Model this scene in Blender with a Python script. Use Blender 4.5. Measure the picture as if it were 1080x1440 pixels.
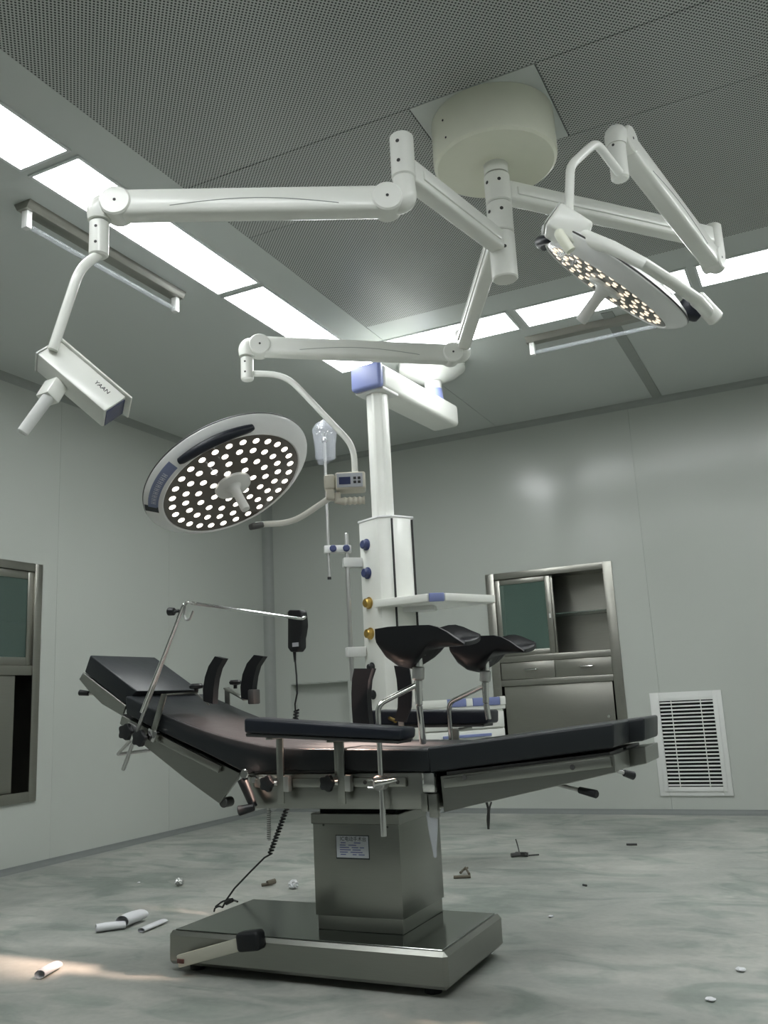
import bpy, bmesh, math, random
from math import sin, cos, pi, radians, atan2, hypot
from mathutils import Vector as V, Matrix

random.seed(7)
for o in list(bpy.data.objects):
    bpy.data.objects.remove(o)
SC = bpy.context.scene
COL = SC.collection

# ------------------------------------------------------------------ camera
YAW, PITCH, ROLL, FPX, HC = -0.4463, 0.20934, -0.05069, 1248.1, 0.90
_f = V((sin(YAW) * cos(PITCH), cos(YAW) * cos(PITCH), sin(PITCH)))
_r0 = V((cos(YAW), -sin(YAW), 0))
_u0 = _r0.cross(_f)
CR = _r0 * cos(ROLL) + _u0 * sin(ROLL)
CU = -_r0 * sin(ROLL) + _u0 * cos(ROLL)
CF = _f
CP = V((0, 0, HC))
cam_d = bpy.data.cameras.new('camera')
cam_d.sensor_fit = 'VERTICAL'
cam_d.sensor_height = 36
cam_d.sensor_width = 27
cam_d.lens = 36 * FPX / 1440
cam_d.clip_start = 0.05
cam = bpy.data.objects.new('camera', cam_d)
COL.objects.link(cam)
cam.matrix_world = Matrix(((CR.x, CU.x, -CF.x, CP.x), (CR.y, CU.y, -CF.y, CP.y),
                           (CR.z, CU.z, -CF.z, CP.z), (0, 0, 0, 1)))
SC.camera = cam

# ------------------------------------------------------------------ world, view, light levels
SC.view_settings.view_transform = 'Standard'
SC.view_settings.look = 'None'
SC.view_settings.gamma = 1
SC.view_settings.exposure = 0.0
SC.view_settings.use_curve_mapping = False
w = bpy.data.worlds.new('world')
SC.world = w
w.use_nodes = True
w.node_tree.nodes['Background'].inputs[0].default_value = (0.5, 0.55, 0.55, 1)
w.node_tree.nodes['Background'].inputs[1].default_value = 0.02
PANEL_EMIT = 17.0          # ceiling light panels
SPOT_W = (1400, 1500)         # the two surgical lamp heads


def ray(x, y):
    return CF + CR * ((x - 540) / FPX) - CU * ((y - 720) / FPX)


def U(x, y, d):           # photo pixel + distance along the optical axis
    return CP + ray(x, y) * d


def PA(x, y, ax, v):      # photo pixel on an axis-aligned plane
    d = ray(x, y)
    return CP + d * ((v - CP[ax]) / d[ax])


def PX(x, y, v): return PA(x, y, 0, v)
def PY(x, y, v): return PA(x, y, 1, v)
def PZ(x, y, v): return PA(x, y, 2, v)


def ZAT(p, py):           # height on the vertical through p seen at picture row py
    lo, hi = -1.0, 4.0
    for _ in range(50):
        m = (lo + hi) / 2
        q = V((p[0], p[1], m)) - CP
        if 720 - FPX * q.dot(CU) / q.dot(CF) > py:
            lo = m
        else:
            hi = m
    return m


# ------------------------------------------------------------------ materials
def mat(name, col, rough=0.5, metal=0.0, var=0.06, scale=14, bump=0.0, bscale=120, stretch=None,
        coat=0.0, emit=None, estr=0.0, trans=0.0, alpha=1.0, spec=0.5):
    m = bpy.data.materials.new(name)
    m.use_nodes = True
    nt = m.node_tree
    b = nt.nodes['Principled BSDF']
    tc = nt.nodes.new('ShaderNodeTexCoord')
    mp = nt.nodes.new('ShaderNodeMapping')
    if stretch:
        mp.inputs['Scale'].default_value = stretch
    nt.links.new(tc.outputs['Object'], mp.inputs['Vector'])
    nz = nt.nodes.new('ShaderNodeTexNoise')
    nz.inputs['Scale'].default_value = scale
    nz.inputs['Detail'].default_value = 4
    nt.links.new(mp.outputs[0], nz.inputs['Vector'])
    mx = nt.nodes.new('ShaderNodeMix')
    mx.data_type = 'RGBA'
    mx.inputs[6].default_value = tuple(max(0, c * (1 - var)) for c in col) + (1,)
    mx.inputs[7].default_value = tuple(min(1, c * (1 + var)) for c in col) + (1,)
    nt.links.new(nz.outputs['Fac'], mx.inputs[0])
    nt.links.new(mx.outputs[2], b.inputs['Base Color'])
    b.inputs['Roughness'].default_value = rough
    b.inputs['Metallic'].default_value = metal
    b.inputs['Coat Weight'].default_value = coat
    b.inputs['Specular IOR Level'].default_value = spec
    b.inputs['Transmission Weight'].default_value = trans
    b.inputs['Alpha'].default_value = alpha
    if emit:
        b.inputs['Emission Color'].default_value = tuple(emit) + (1,)
        b.inputs['Emission Strength'].default_value = estr
    if bump:
        n2 = nt.nodes.new('ShaderNodeTexNoise')
        n2.inputs['Scale'].default_value = bscale
        nt.links.new(mp.outputs[0], n2.inputs['Vector'])
        bp = nt.nodes.new('ShaderNodeBump')
        bp.inputs['Strength'].default_value = bump
        bp.inputs['Distance'].default_value = 0.01
        nt.links.new(n2.outputs['Fac'], bp.inputs['Height'])
        nt.links.new(bp.outputs[0], b.inputs['Normal'])
    return m


def floor_mat():
    m = bpy.data.materials.new('stained_concrete')
    m.use_nodes = True
    nt = m.node_tree
    b = nt.nodes['Principled BSDF']
    L = nt.links.new
    geo = nt.nodes.new('ShaderNodeNewGeometry')

    def noise(scale, detail, dist, sc=(1, 1, 1)):
        mp = nt.nodes.new('ShaderNodeMapping')
        mp.inputs['Scale'].default_value = sc
        mp.inputs['Rotation'].default_value = (0, 0, 0.4)
        L(geo.outputs['Position'], mp.inputs[0])
        n = nt.nodes.new('ShaderNodeTexNoise')
        n.inputs['Scale'].default_value = scale
        n.inputs['Detail'].default_value = detail
        n.inputs['Distortion'].default_value = dist
        L(mp.outputs[0], n.inputs['Vector'])
        return n

    def ramp(n, p0, c0, p1, c1):
        r = nt.nodes.new('ShaderNodeValToRGB')
        r.color_ramp.elements[0].position = p0
        r.color_ramp.elements[0].color = c0 + (1,)
        r.color_ramp.elements[1].position = p1
        r.color_ramp.elements[1].color = c1 + (1,)
        L(n.outputs['Fac'], r.inputs[0])
        return r

    def mul(a, c, f=1.0):
        x = nt.nodes.new('ShaderNodeMix')
        x.data_type = 'RGBA'
        x.blend_type = 'MULTIPLY'
        x.inputs[0].default_value = f
        L(a, x.inputs[6])
        L(c, x.inputs[7])
        return x.outputs[2]
    big = ramp(noise(1.1, 6, 0.8), 0.34, (0.31, 0.325, 0.30), 0.62, (0.47, 0.475, 0.44))
    blot = ramp(noise(2.6, 7, 1.6, (0.8, 1.4, 1)), 0.36, (0.70, 0.76, 0.74), 0.50, (1, 1, 1))
    pale = ramp(noise(4.5, 5, 1.0, (0.6, 1.2, 1)), 0.50, (0.88, 0.89, 0.885), 0.62, (1.0, 1.0, 0.99))
    fine = ramp(noise(38, 5, 0.2), 0.35, (0.93, 0.93, 0.93), 0.62, (1, 1, 1))
    c = mul(big.outputs[0], blot.outputs[0])
    c = mul(c, pale.outputs[0])
    c = mul(c, fine.outputs[0])
    L(c, b.inputs['Base Color'])
    rr = ramp(noise(3.0, 4, 0.6), 0.3, (0.42,) * 3, 0.7, (0.62,) * 3)
    L(rr.outputs[0], b.inputs['Roughness'])
    bp = nt.nodes.new('ShaderNodeBump')
    bp.inputs['Strength'].default_value = 0.12
    bp.inputs['Distance'].default_value = 0.01
    L(noise(9, 6, 0.5).outputs['Fac'], bp.inputs['Height'])
    L(bp.outputs[0], b.inputs['Normal'])
    return m


def perf_mat():
    m = bpy.data.materials.new('perforated_sheet')
    m.use_nodes = True
    nt = m.node_tree
    b = nt.nodes['Principled BSDF']
    L = nt.links.new
    geo = nt.nodes.new('ShaderNodeNewGeometry')

    def cell(off):
        ad = nt.nodes.new('ShaderNodeVectorMath')
        ad.operation = 'MULTIPLY_ADD'
        ad.inputs[1].default_value = (1 / 0.0165, 1 / 0.0165, 0)
        ad.inputs[2].default_value = (off, off, 0)
        L(geo.outputs['Position'], ad.inputs[0])
        fr = nt.nodes.new('ShaderNodeVectorMath')
        fr.operation = 'FRACTION'
        L(ad.outputs[0], fr.inputs[0])
        d = nt.nodes.new('ShaderNodeVectorMath')
        d.operation = 'DISTANCE'
        d.inputs[1].default_value = (0.5, 0.5, 0)
        L(fr.outputs[0], d.inputs[0])
        return d.outputs['Value']
    mn = nt.nodes.new('ShaderNodeMath')
    mn.operation = 'MINIMUM'
    L(cell(0.0), mn.inputs[0])
    L(cell(0.5), mn.inputs[1])
    mr = nt.nodes.new('ShaderNodeMapRange')
    mr.inputs['From Min'].default_value = 0.20
    mr.inputs['From Max'].default_value = 0.25
    L(mn.outputs[0], mr.inputs['Value'])
    mx = nt.nodes.new('ShaderNodeMix')
    mx.data_type = 'RGBA'
    mx.inputs[6].default_value = (0.035, 0.04, 0.038, 1)
    mx.inputs[7].default_value = (0.52, 0.54, 0.52, 1)
    L(mr.outputs[0], mx.inputs[0])
    L(mx.outputs[2], b.inputs['Base Color'])
    b.inputs['Roughness'].default_value = 0.38
    bp = nt.nodes.new('ShaderNodeBump')
    bp.inputs['Strength'].default_value = 0.35
    bp.inputs['Distance'].default_value = 0.002
    L(mr.outputs[0], bp.inputs['Height'])
    L(bp.outputs[0], b.inputs['Normal'])
    return m


M = {}
M['wall'] = mat('coated_steel_wall', (0.50, 0.525, 0.49), 0.20, 0, 0.03, 0.8, spec=0.5)
M['ceil'] = mat('coated_steel_ceiling', (0.58, 0.61, 0.59), 0.33, 0, 0.03, 0.9)
M['wallfront'] = mat('dark_wall', (0.17, 0.18, 0.17), 0.4)  # unseen front wall, coloured dark to dim its reflection in steel and vinyl
M['core'] = mat('wall_core', (0.22, 0.23, 0.22), 0.8)
M['trim'] = mat('grey_trim', (0.33, 0.35, 0.33), 0.5)
M['darktrim'] = mat('dark_grey_trim', (0.20, 0.215, 0.21), 0.5)
M['floor'] = floor_mat()
M['perf'] = perf_mat()
M['panel'] = mat('light_diffuser', (0.9, 0.9, 0.9), 0.4, var=0.0, emit=(0.97, 1.0, 1.0), estr=PANEL_EMIT)
M['frame'] = mat('light_frame', (0.72, 0.74, 0.74), 0.4)
M['steel'] = mat('brushed_steel', (0.30, 0.305, 0.28), 0.32, 1.0, 0.05, 6, stretch=(2, 2, 60))
M['steelH'] = mat('brushed_steel_long', (0.34, 0.345, 0.32), 0.28, 1.0, 0.06, 6, stretch=(2, 60, 60))
M['steelD'] = mat('cabinet_steel', (0.36, 0.355, 0.32), 0.34, 1.0, 0.06, 5, stretch=(2, 2, 40))
M['steeltop'] = mat('polished_steel_sheet', (0.27, 0.29, 0.27), 0.15, 1.0, 0.05, 6, stretch=(2, 40, 40))
M['chrome'] = mat('chrome', (0.72, 0.72, 0.71), 0.12, 1.0, 0.02)
M['zinc'] = mat('dull_zinc', (0.55, 0.55, 0.54), 0.38, 1.0, 0.08, 30)
M['white'] = mat('white_enamel', (0.84, 0.85, 0.80), 0.28, 0, 0.02, coat=0.2)
M['cream'] = mat('cream_enamel', (0.85, 0.86, 0.72), 0.35, 0, 0.03, coat=0.2)
M['pwhite'] = mat('white_plastic', (0.74, 0.75, 0.73), 0.4, 0, 0.02)
M['beige'] = mat('beige_plastic', (0.68, 0.65, 0.56), 0.45, 0, 0.03)
M['ring'] = mat('silver_grey_enamel', (0.83, 0.835, 0.83), 0.3, 0.0, 0.02, coat=0.2)
M['blue'] = mat('blue_violet_plastic', (0.22, 0.26, 0.50), 0.4, 0, 0.04)
M['blueknob'] = mat('blue_knob', (0.045, 0.06, 0.16), 0.35, 0, 0.06)
M['bluelab'] = mat('slate_blue_label', (0.19, 0.22, 0.36), 0.4, 0, 0.05)
M['lcd'] = mat('dark_blue_screen', (0.045, 0.055, 0.13), 0.15, 0, 0.03)
M['gold'] = mat('brass', (0.60, 0.40, 0.12), 0.3, 1.0, 0.08)
M['black'] = mat('black_plastic', (0.012, 0.013, 0.015), 0.38, 0, 0.1)
M['rubber'] = mat('black_rubber', (0.008, 0.009, 0.011), 0.45, 0, 0.1, spec=0.35)
M['leather'] = mat('black_vinyl', (0.017, 0.020, 0.023), 0.38, 0, 0.15, 6, bump=0.16, bscale=11, spec=0.35)
M['navy'] = mat('navy_vinyl', (0.010, 0.013, 0.021), 0.42, 0, 0.12, 6, bump=0.08, bscale=30, spec=0.35)
M['gun'] = mat('dark_metal', (0.10, 0.10, 0.10), 0.45, 0.6)
M['ledplate'] = mat('dark_brown_lens_plate', (0.10, 0.082, 0.066), 0.25, 0, 0.12, 20, coat=0.4)
M['led'] = mat('lit_led_lens', (0.9, 0.9, 0.85), 0.2, var=0.0, emit=(1.0, 0.93, 0.83), estr=2.6)
M['ledw'] = mat('warm_led_lens', (0.9, 0.85, 0.75), 0.2, var=0.0, emit=(1.0, 0.82, 0.62), estr=1.15)
M['label'] = mat('pale_label', (0.50, 0.52, 0.56), 0.45, 0, 0.05)
M['ink'] = mat('dark_ink', (0.02, 0.025, 0.03), 0.5)
M['inkb'] = mat('blue_ink', (0.12, 0.13, 0.30), 0.5)
M['ltxt'] = mat('pale_lettering', (0.55, 0.57, 0.66), 0.5)
M['glass'] = mat('green_glass', (0.13, 0.20, 0.17), 0.05, 0, 0.0, alpha=0.55)
M['glassd'] = mat('dark_green_glass', (0.10, 0.15, 0.13), 0.06, 0, 0.0, alpha=0.6)
M['film'] = mat('clear_film', (0.75, 0.78, 0.86), 0.15, 0, 0.05, alpha=0.30)
M['tube'] = mat('quartz_tube', (0.40, 0.43, 0.45), 0.08, 0, 0.02, alpha=0.35)
M['paper'] = mat('white_paper', (0.72, 0.73, 0.75), 0.6, 0, 0.05)
M['brown'] = mat('brown_scrap', (0.13, 0.115, 0.085), 0.7, 0, 0.3, 60)
M['foil'] = mat('crumpled_foil', (0.55, 0.56, 0.55), 0.3, 0.7, 0.3, 60)
M['orange'] = mat('orange_brown_tip', (0.07, 0.025, 0.02), 0.5)
M['pedal'] = mat('pale_pedal_metal', (0.56, 0.55, 0.47), 0.45, 0.4, 0.06)
M['dark'] = mat('dark_void', (0.008, 0.009, 0.009), 0.9)
M['hole'] = mat('screw_dark', (0.03, 0.03, 0.03), 0.5)

# ------------------------------------------------------------------ mesh helpers
WL = {}                      # world position of every object made (no parent is ever rotated)


def tag(o, label, cat, group=None, kind=None):
    o['label'] = label
    o['category'] = cat
    if group:
        o['group'] = group
    if kind:
        o['kind'] = kind
    return o


def thing(name, label, cat, loc, group=None):
    o = bpy.data.objects.new(name, None)
    o.empty_display_size = 0.05
    COL.objects.link(o)
    o.location = loc
    WL[o.name] = V(loc)
    return tag(o, label, cat, group)


def obj(name, bm, m, parent=None, ang=32, label=None):
    vs = [v.co for v in bm.verts]
    lo = V([min(c[i] for c in vs) for i in range(3)])
    hi = V([max(c[i] for c in vs) for i in range(3)])
    c = (lo + hi) / 2
    bmesh.ops.recalc_face_normals(bm, faces=bm.faces)
    bmesh.ops.translate(bm, verts=bm.verts, vec=-c)
    me = bpy.data.meshes.new(name)
    bm.to_mesh(me)
    bm.free()
    me.materials.append(M[m] if isinstance(m, str) else m)
    me.polygons.foreach_set('use_smooth', [True] * len(me.polygons))
    me.set_sharp_from_angle(angle=radians(ang))
    o = bpy.data.objects.new(name, me)
    COL.objects.link(o)
    WL[o.name] = c
    if parent:
        o.parent = parent
        o.location = c - WL[parent.name]
    else:
        o.location = c
    if label:
        o['label'] = label
    return o


def clone(src, at, parent=None, rot=None):      # shares mesh data
    o = src.copy()
    COL.objects.link(o)
    WL[o.name] = V(at)
    o.parent = parent
    o.location = V(at) - (WL[parent.name] if parent else V((0, 0, 0)))
    if rot is not None:
        o.rotation_euler = rot
    return o


def struct(name, bm, m, ang=32):
    o = obj(name, bm, m, None, ang)
    o['kind'] = 'structure'
    return o


def nb():
    return bmesh.new()


def box(bm, lo, hi, bev=0.0, seg=2, T=None):
    lo, hi = V(lo), V(hi)
    r = bmesh.ops.create_cube(bm, size=1)
    vs = r['verts']
    for v in vs:
        v.co = V([lo[i] + (v.co[i] + 0.5) * (hi[i] - lo[i]) for i in range(3)])
    if bev:
        es = list({e for v in vs for e in v.link_edges})
        rr = bmesh.ops.bevel(bm, geom=es, offset=bev, segments=seg, affect='EDGES', profile=0.5)
        vs = list({v for f in rr['faces'] for v in f.verts} | {v for v in vs if v.is_valid})
    if T is not None:
        for v in vs:
            v.co = T @ v.co
    return bm


def fr(o, x, y=None, z=None):
    """frame at o, x axis given, z near given z"""
    x = V(x).normalized()
    z = V(z) if z is not None else V((0, 0, 1))
    y = z.cross(x).normalized()
    z = x.cross(y).normalized()
    m = Matrix.Identity(4)
    for i in range(3):
        m[i][0], m[i][1], m[i][2], m[i][3] = x[i], y[i], z[i], o[i]
    return m


def obox(bm, p0, p1, h, wd, bev=0.008, seg=2, up=(0, 0, 1)):
    """box along p0-p1, height h (along up), width wd"""
    p0, p1 = V(p0), V(p1)
    d = p1 - p0
    T = fr(p0, d, z=V(up))
    return box(bm, (0, -wd / 2, -h / 2), (d.length, wd / 2, h / 2), bev, seg, T)


def lathe(bm, T, prof, seg=40, a0=0.0, a1=2 * pi):
    """prof: list of (radius, z) revolved about local z of T"""
    full = abs(a1 - a0 - 2 * pi) < 1e-6
    n = seg if full else seg + 1
    rings = []
    for (r, z) in prof:
        if r < 1e-6 and full:
            rings.append([bm.verts.new(T @ V((0, 0, z)))])
        else:
            rings.append([bm.verts.new(T @ V((r * cos(a0 + (a1 - a0) * k / seg), r * sin(a0 + (a1 - a0) * k / seg), z)))
                          for k in range(n)])
    for A, B in zip(rings[:-1], rings[1:]):
        for k in range(seg):
            k2 = (k + 1) % n
            if len(A) == 1 and len(B) == 1:
                continue
            if len(A) == 1:
                bm.faces.new((A[0], B[k2], B[k]))
            elif len(B) == 1:
                bm.faces.new((A[k], A[k2], B[0]))
            else:
                bm.faces.new((A[k], A[k2], B[k2], B[k]))
    return bm


def zfr(p, d):
    """frame at p whose z axis is d"""
    d = V(d).normalized()
    q = d.to_track_quat('Z', 'Y').to_matrix().to_4x4()
    return Matrix.Translation(V(p)) @ q


def cyl(bm, p0, p1, r0, r1=None, seg=20, bev=0.0):
    p0, p1 = V(p0), V(p1)
    r1 = r0 if r1 is None else r1
    L = (p1 - p0).length
    b = min(bev, L / 3, r0 * 0.6, r1 * 0.6) if bev else 0
    pr = [(0, 0), (r0 - b, 0)] + ([(r0, b)] if b else []) + ([(r1, L - b)] if b else [(r1, L)]) + ([(r1 - b, L)] if b else []) + [(0, L)]
    return lathe(bm, zfr(p0, p1 - p0), pr, seg)


def smooth_path(pts, rad, n=6):
    """round the inner corners of a polyline"""
    pts = [V(p) for p in pts]
    out = [pts[0]]
    for i in range(1, len(pts) - 1):
        a, b, c = pts[i - 1], pts[i], pts[i + 1]
        t = min(rad, (a - b).length * 0.45, (c - b).length * 0.45)
        p, q = b + (a - b).normalized() * t, b + (c - b).normalized() * t
        for k in range(n + 1):
            s = k / n
            out.append(p * (1 - s) ** 2 + b * 2 * s * (1 - s) + q * s * s)
    out.append(pts[-1])
    return out


def tube(bm, pts, r, seg=12, rad=0.0, cap=True):
    """swept circle; r is a number or a list along the path"""
    pts = smooth_path(pts, rad) if rad else [V(p) for p in pts]
    n = len(pts)
    rs = r if isinstance(r, (list, tuple)) else [r] * n
    if len(rs) != n:
        rs = [rs[0] + (rs[-1] - rs[0]) * i / (n - 1) for i in range(n)]
    tan = []
    for i in range(n):
        a, b = pts[max(0, i - 1)], pts[min(n - 1, i + 1)]
        tan.append((b - a).normalized())
    nrm = tan[0].orthogonal().normalized()
    rings = []
    for i in range(n):
        nrm = (nrm - tan[i] * nrm.dot(tan[i])).normalized()
        bi = tan[i].cross(nrm)
        rings.append([bm.verts.new(pts[i] + (nrm * cos(2 * pi * k / seg) + bi * sin(2 * pi * k / seg)) * rs[i]) for k in range(seg)])
    for A, B in zip(rings[:-1], rings[1:]):
        for k in range(seg):
            bm.faces.new((A[k], A[(k + 1) % seg], B[(k + 1) % seg], B[k]))
    if cap:
        bm.faces.new(rings[0][::-1])
        bm.faces.new(rings[-1])
    return bm


def prism(bm, poly, d, bev=0.0, seg=2):
    """closed 3-D polygon extruded by vector d"""
    d = V(d)
    a = [bm.verts.new(V(p)) for p in poly]
    b = [bm.verts.new(V(p) + d) for p in poly]
    n = len(a)
    fs = [bm.faces.new(a), bm.faces.new(b[::-1])]
    for i in range(n):
        fs.append(bm.faces.new((a[i], b[i], b[(i + 1) % n], a[(i + 1) % n])))
    bmesh.ops.recalc_face_normals(bm, faces=fs)
    if bev:
        es = list({e for f in fs for e in f.edges})
        bmesh.ops.bevel(bm, geom=es, offset=bev, segments=seg, affect='EDGES', profile=0.5)
    return bm


def text_bm(s, size, T, depth=0.0006):
    cu = bpy.data.curves.new('t', 'FONT')
    cu.body = s
    cu.size = size
    cu.extrude = depth
    cu.align_x = 'CENTER'
    cu.align_y = 'CENTER'
    cu.resolution_u = 3
    o = bpy.data.objects.new('t', cu)
    COL.objects.link(o)
    dg = bpy.context.evaluated_depsgraph_get()
    me = bpy.data.meshes.new_from_object(o.evaluated_get(dg))
    bm = nb()
    bm.from_mesh(me)
    for v in bm.verts:
        v.co = T @ v.co
    bpy.data.objects.remove(o)
    bpy.data.meshes.remove(me)
    return bm


# ================================================================== ROOM
XL, YB, ZC = -4.54, 6.90, 3.10
XR, YF = 2.77, -0.90
CABX0, CABX1, CABZ0, CABZ1 = -2.39, -1.392, 0.415, 1.852          # recess in the back wall
LCY0, LCY1, LCZ0, LCZ1 = 3.20, 4.207, 0.415, 1.868                # recess in the left wall
NX0, NX1, NZ0, NZ1 = -4.315, -3.725, 0.36, 1.088                  # open niche in the back wall


def rects(u0, u1, z0, z1, holes):
    us = sorted({u0, u1} | {h for q in holes for h in q[:2] if u0 < h < u1})
    zs = sorted({z0, z1} | {h for q in holes for h in q[2:] if z0 < h < z1})
    out = []
    for a, b in zip(us[:-1], us[1:]):
        for c, d in zip(zs[:-1], zs[1:]):
            um, zm = (a + b) / 2, (c + d) / 2
            if not any(q[0] < um < q[1] and q[2] < zm < q[3] for q in holes):
                out.append((a, b, c, d))
    return out


bm = nb()
box(bm, (XL - .4, YF - .3, -.12), (XR + .3, YB + .6, 0))
struct('floor', bm, 'floor')


def wall(name, axis, plane, out, u0, u1, seams, holes):
    """core wall with coated steel panels in front of it; out = +1/-1 points out of the room"""
    core = nb()

    def slab(b, q, d0, d1):
        a, bb, c, d = q
        lo, hi = sorted((plane + out * d0, plane + out * d1))
        if axis == 1:
            box(b, (a, lo, c), (bb, hi, d))
        else:
            box(b, (lo, a, c), (hi, bb, d))
    for q in rects(u0, u1, 0, ZC, holes):
        slab(core, q, 0.03, 0.10)
    wo = struct(name, core, 'core')
    ss = [u0] + seams + [u1]
    for a, b in zip(ss[:-1], ss[1:]):
        pb = nb()
        for q in rects(a + .0006, b - .0006, 0, ZC, holes):
            slab(pb, q, 0.0, 0.029)
        obj('wall_panel', pb, 'wallfront' if name == 'wall_front' else 'wall', wo)
    return wo


wall('wall_back', 1, YB, 1, XL, XR, [-4.43 + 0.05, -3.30, -2.22 - .98, -1.125, 0.02, 1.17][1:2] + [-1.125, 0.02, 1.17],
     [(CABX0, CABX1, CABZ0, CABZ1), (NX0, NX1, NZ0, NZ1)])
wall('wall_left', 0, XL, -1, YF, YB, [0.92, 2.07, 3.215 - .02, 4.362, 5.51], [(LCY0, LCY1, LCZ0, LCZ1)])
wall('wall_right', 0, XR, 1, YF, YB, [0.3, 1.45, 2.6, 3.75, 4.9, 6.05], [])
wall('wall_front', 1, YF, -1, XL, XR, [-3.4, -2.25, -1.1, 0.05, 1.2], [])

# niche lining
bm = nb()
box(bm, (NX0 + .002, YB + .10, NZ0 + .002), (NX1 - .002, YB + .11, NZ1 - .002))
for lo, hi in (((NX0 + .002, YB, NZ0 + .002), (NX0 + .008, YB + .10, NZ1 - .002)), ((NX1 - .008, YB, NZ0 + .002), (NX1 - .002, YB + .10, NZ1 - .002)),
               ((NX0 + .008, YB, NZ1 - .008), (NX1 - .008, YB + .10, NZ1 - .002)), ((NX0 + .008, YB, NZ0 + .002), (NX1 - .008, YB + .10, NZ0 + .008))):
    box(bm, lo, hi)
o = obj('wall_niche', bm, 'wall', None)
o['kind'] = 'structure'

# ceiling: core + plain plates + perforated supply-air plates
LX0, LX1, LY0, LY1 = -2.20, 0.43, 1.55, 4.478
bm = nb()
box(bm, (XL - .1, YF - .1, ZC + .012), (XR + .1, YB + .1, ZC + .12))
ceil = struct('ceiling', bm, 'core')
SEAM = -0.885
for q in [(XL, LX0, YF, YB), (LX0, SEAM, LY1, YB), (SEAM, LX1, LY1, YB), (LX1, XR, YF, YB), (LX0, LX1, YF, LY0)]:
    bm = nb()
    box(bm, (q[0] + .0015, q[2] + .0015, ZC), (q[1] - .0015, q[3] - .0015, ZC + .012))
    obj('ceiling_panel', bm, 'ceil', ceil)
for q in [(LX0, LX1, LY0, 2.77), (LX0, -1.135, 2.77, 3.25), (-.64, LX1, 2.77, 3.25), (LX0, LX1, 3.25, LY1)]:
    bm = nb()
    box(bm, (q[0] + .002, q[2] + .002, ZC - .002), (q[1] - .002, q[3] - .002, ZC + .012))
    obj('perforated_panel', bm, 'perf', ceil)
bm = nb()
box(bm, (-1.133, 2.772, ZC - .003), (-.642, 3.248, ZC + .012))
obj('mounting_plate', bm, 'ceil', ceil)
for x0 in (SEAM,):
    bm = nb()
    box(bm, (x0 - .035, LY1 + .58, ZC - .006), (x0 + .035, YB - .05, ZC), .002)
    obj('joint_strip', bm, 'trim', ceil)


# trims: coved strips in the corners
def cove(name, p0, p1, a, b, m, s):
    bm = nb()
    p0, p1, a, b = V(p0), V(p1), V(a), V(b)
    poly = [p0]
    for k in range(7):
        t = k / 6 * pi / 2
        poly.append(p0 + a * s * (1 - sin(t)) + b * s * (1 - cos(t)))
    prism(bm, poly, p1 - p0)
    return struct(name, bm, m)


cove('trim_1', (XL, YB, 0), (XL, YB, ZC), (1, 0, 0), (0, -1, 0), 'trim', .075)
cove('trim_2', (XL, YF, ZC), (XL, YB, ZC), (1, 0, 0), (0, 0, -1), 'trim', .045)
cove('trim_3', (XL, YB, ZC), (XR, YB, ZC), (0, -1, 0), (0, 0, -1), 'trim', .045)
cove('baseboard_left', (XL, YF, 0), (XL, YB, 0), (1, 0, 0), (0, 0, 1), 'darktrim', .035)
cove('baseboard_back', (XL, YB, 0), (XR, YB, 0), (0, -1, 0), (0, 0, 1), 'darktrim', .035)

# ================================================================== CEILING LIGHTS
LIGHTS = [('left', -2.545, 3.665 - .0, 0.25, [(1.03, 2.312), (2.375, 3.643), (3.70, 5.04)]),
          ('back', 4.86, 0, 0.27, [(-2.40, -1.41), (-1.34, -.395), (-.33, .62)]),
          ('right', 0.78, 0, 0.25, [(1.03, 2.312), (2.375, 3.643), (3.70, 4.70)]),
          ('front', 1.16 - .33, 0, 0.27, [(-2.40, -1.41), (-1.34, -.395), (-.33, .62)])]
lab = {'left': ['lit ceiling light panel at the left edge of the picture, nearest of the left row',
                'lit ceiling light panel behind the end joint of the camera arm',
                'lit ceiling light panel at the inner corner, farthest of the left row'],
       'back': ['lit ceiling light panel of the rear row beside the ceiling corner, behind the lamp arm',
                'lit ceiling light panel of the rear row behind the tilted smaller lamp head',
                'lit ceiling light panel of the rear row at the right edge of the picture'],
       'right': ['ceiling light panel of the right row nearest the front, out of the picture',
                 'ceiling light panel of the right row in the middle, out of the picture',
                 'ceiling light panel of the right row at the far end, out of the picture'],
       'front': ['ceiling light panel above the camera, left of the front row', 'ceiling light panel above the camera, middle of the front row',
                 'ceiling light panel above the camera, right of the front row']}
for nm, c, _, wd, spans in LIGHTS:
    for i, (a, b) in enumerate(spans):
        if nm in ('back', 'front'):
            lo, hi = V((a, c - wd / 2, 0)), V((b, c + wd / 2, 0))
        else:
            lo, hi = V((c - wd / 2, a, 0)), V((c + wd / 2, b, 0))
        t = thing('ceiling_light_panel', lab[nm][i], 'ceiling light', ((lo.x + hi.x) / 2, (lo.y + hi.y) / 2, ZC),
                  'light panels set in the ceiling around the supply-air plates')
        bm = nb()
        box(bm, (lo.x, lo.y, ZC - .006), (hi.x, hi.y, ZC))
        obj('diffuser', bm, 'panel', t)
        bm = nb()
        e = .014
        box(bm, (lo.x - e, lo.y - e, ZC - .008), (hi.x + e, lo.y - .0005, ZC))
        box(bm, (lo.x - e, hi.y + .0005, ZC - .008), (hi.x + e, hi.y + e, ZC))
        box(bm, (lo.x - e, lo.y, ZC - .008), (lo.x - .0005, hi.y, ZC))
        box(bm, (hi.x + .0005, lo.y, ZC - .008), (hi.x + e, hi.y, ZC))
        obj('frame', bm, 'frame', t)


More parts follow.
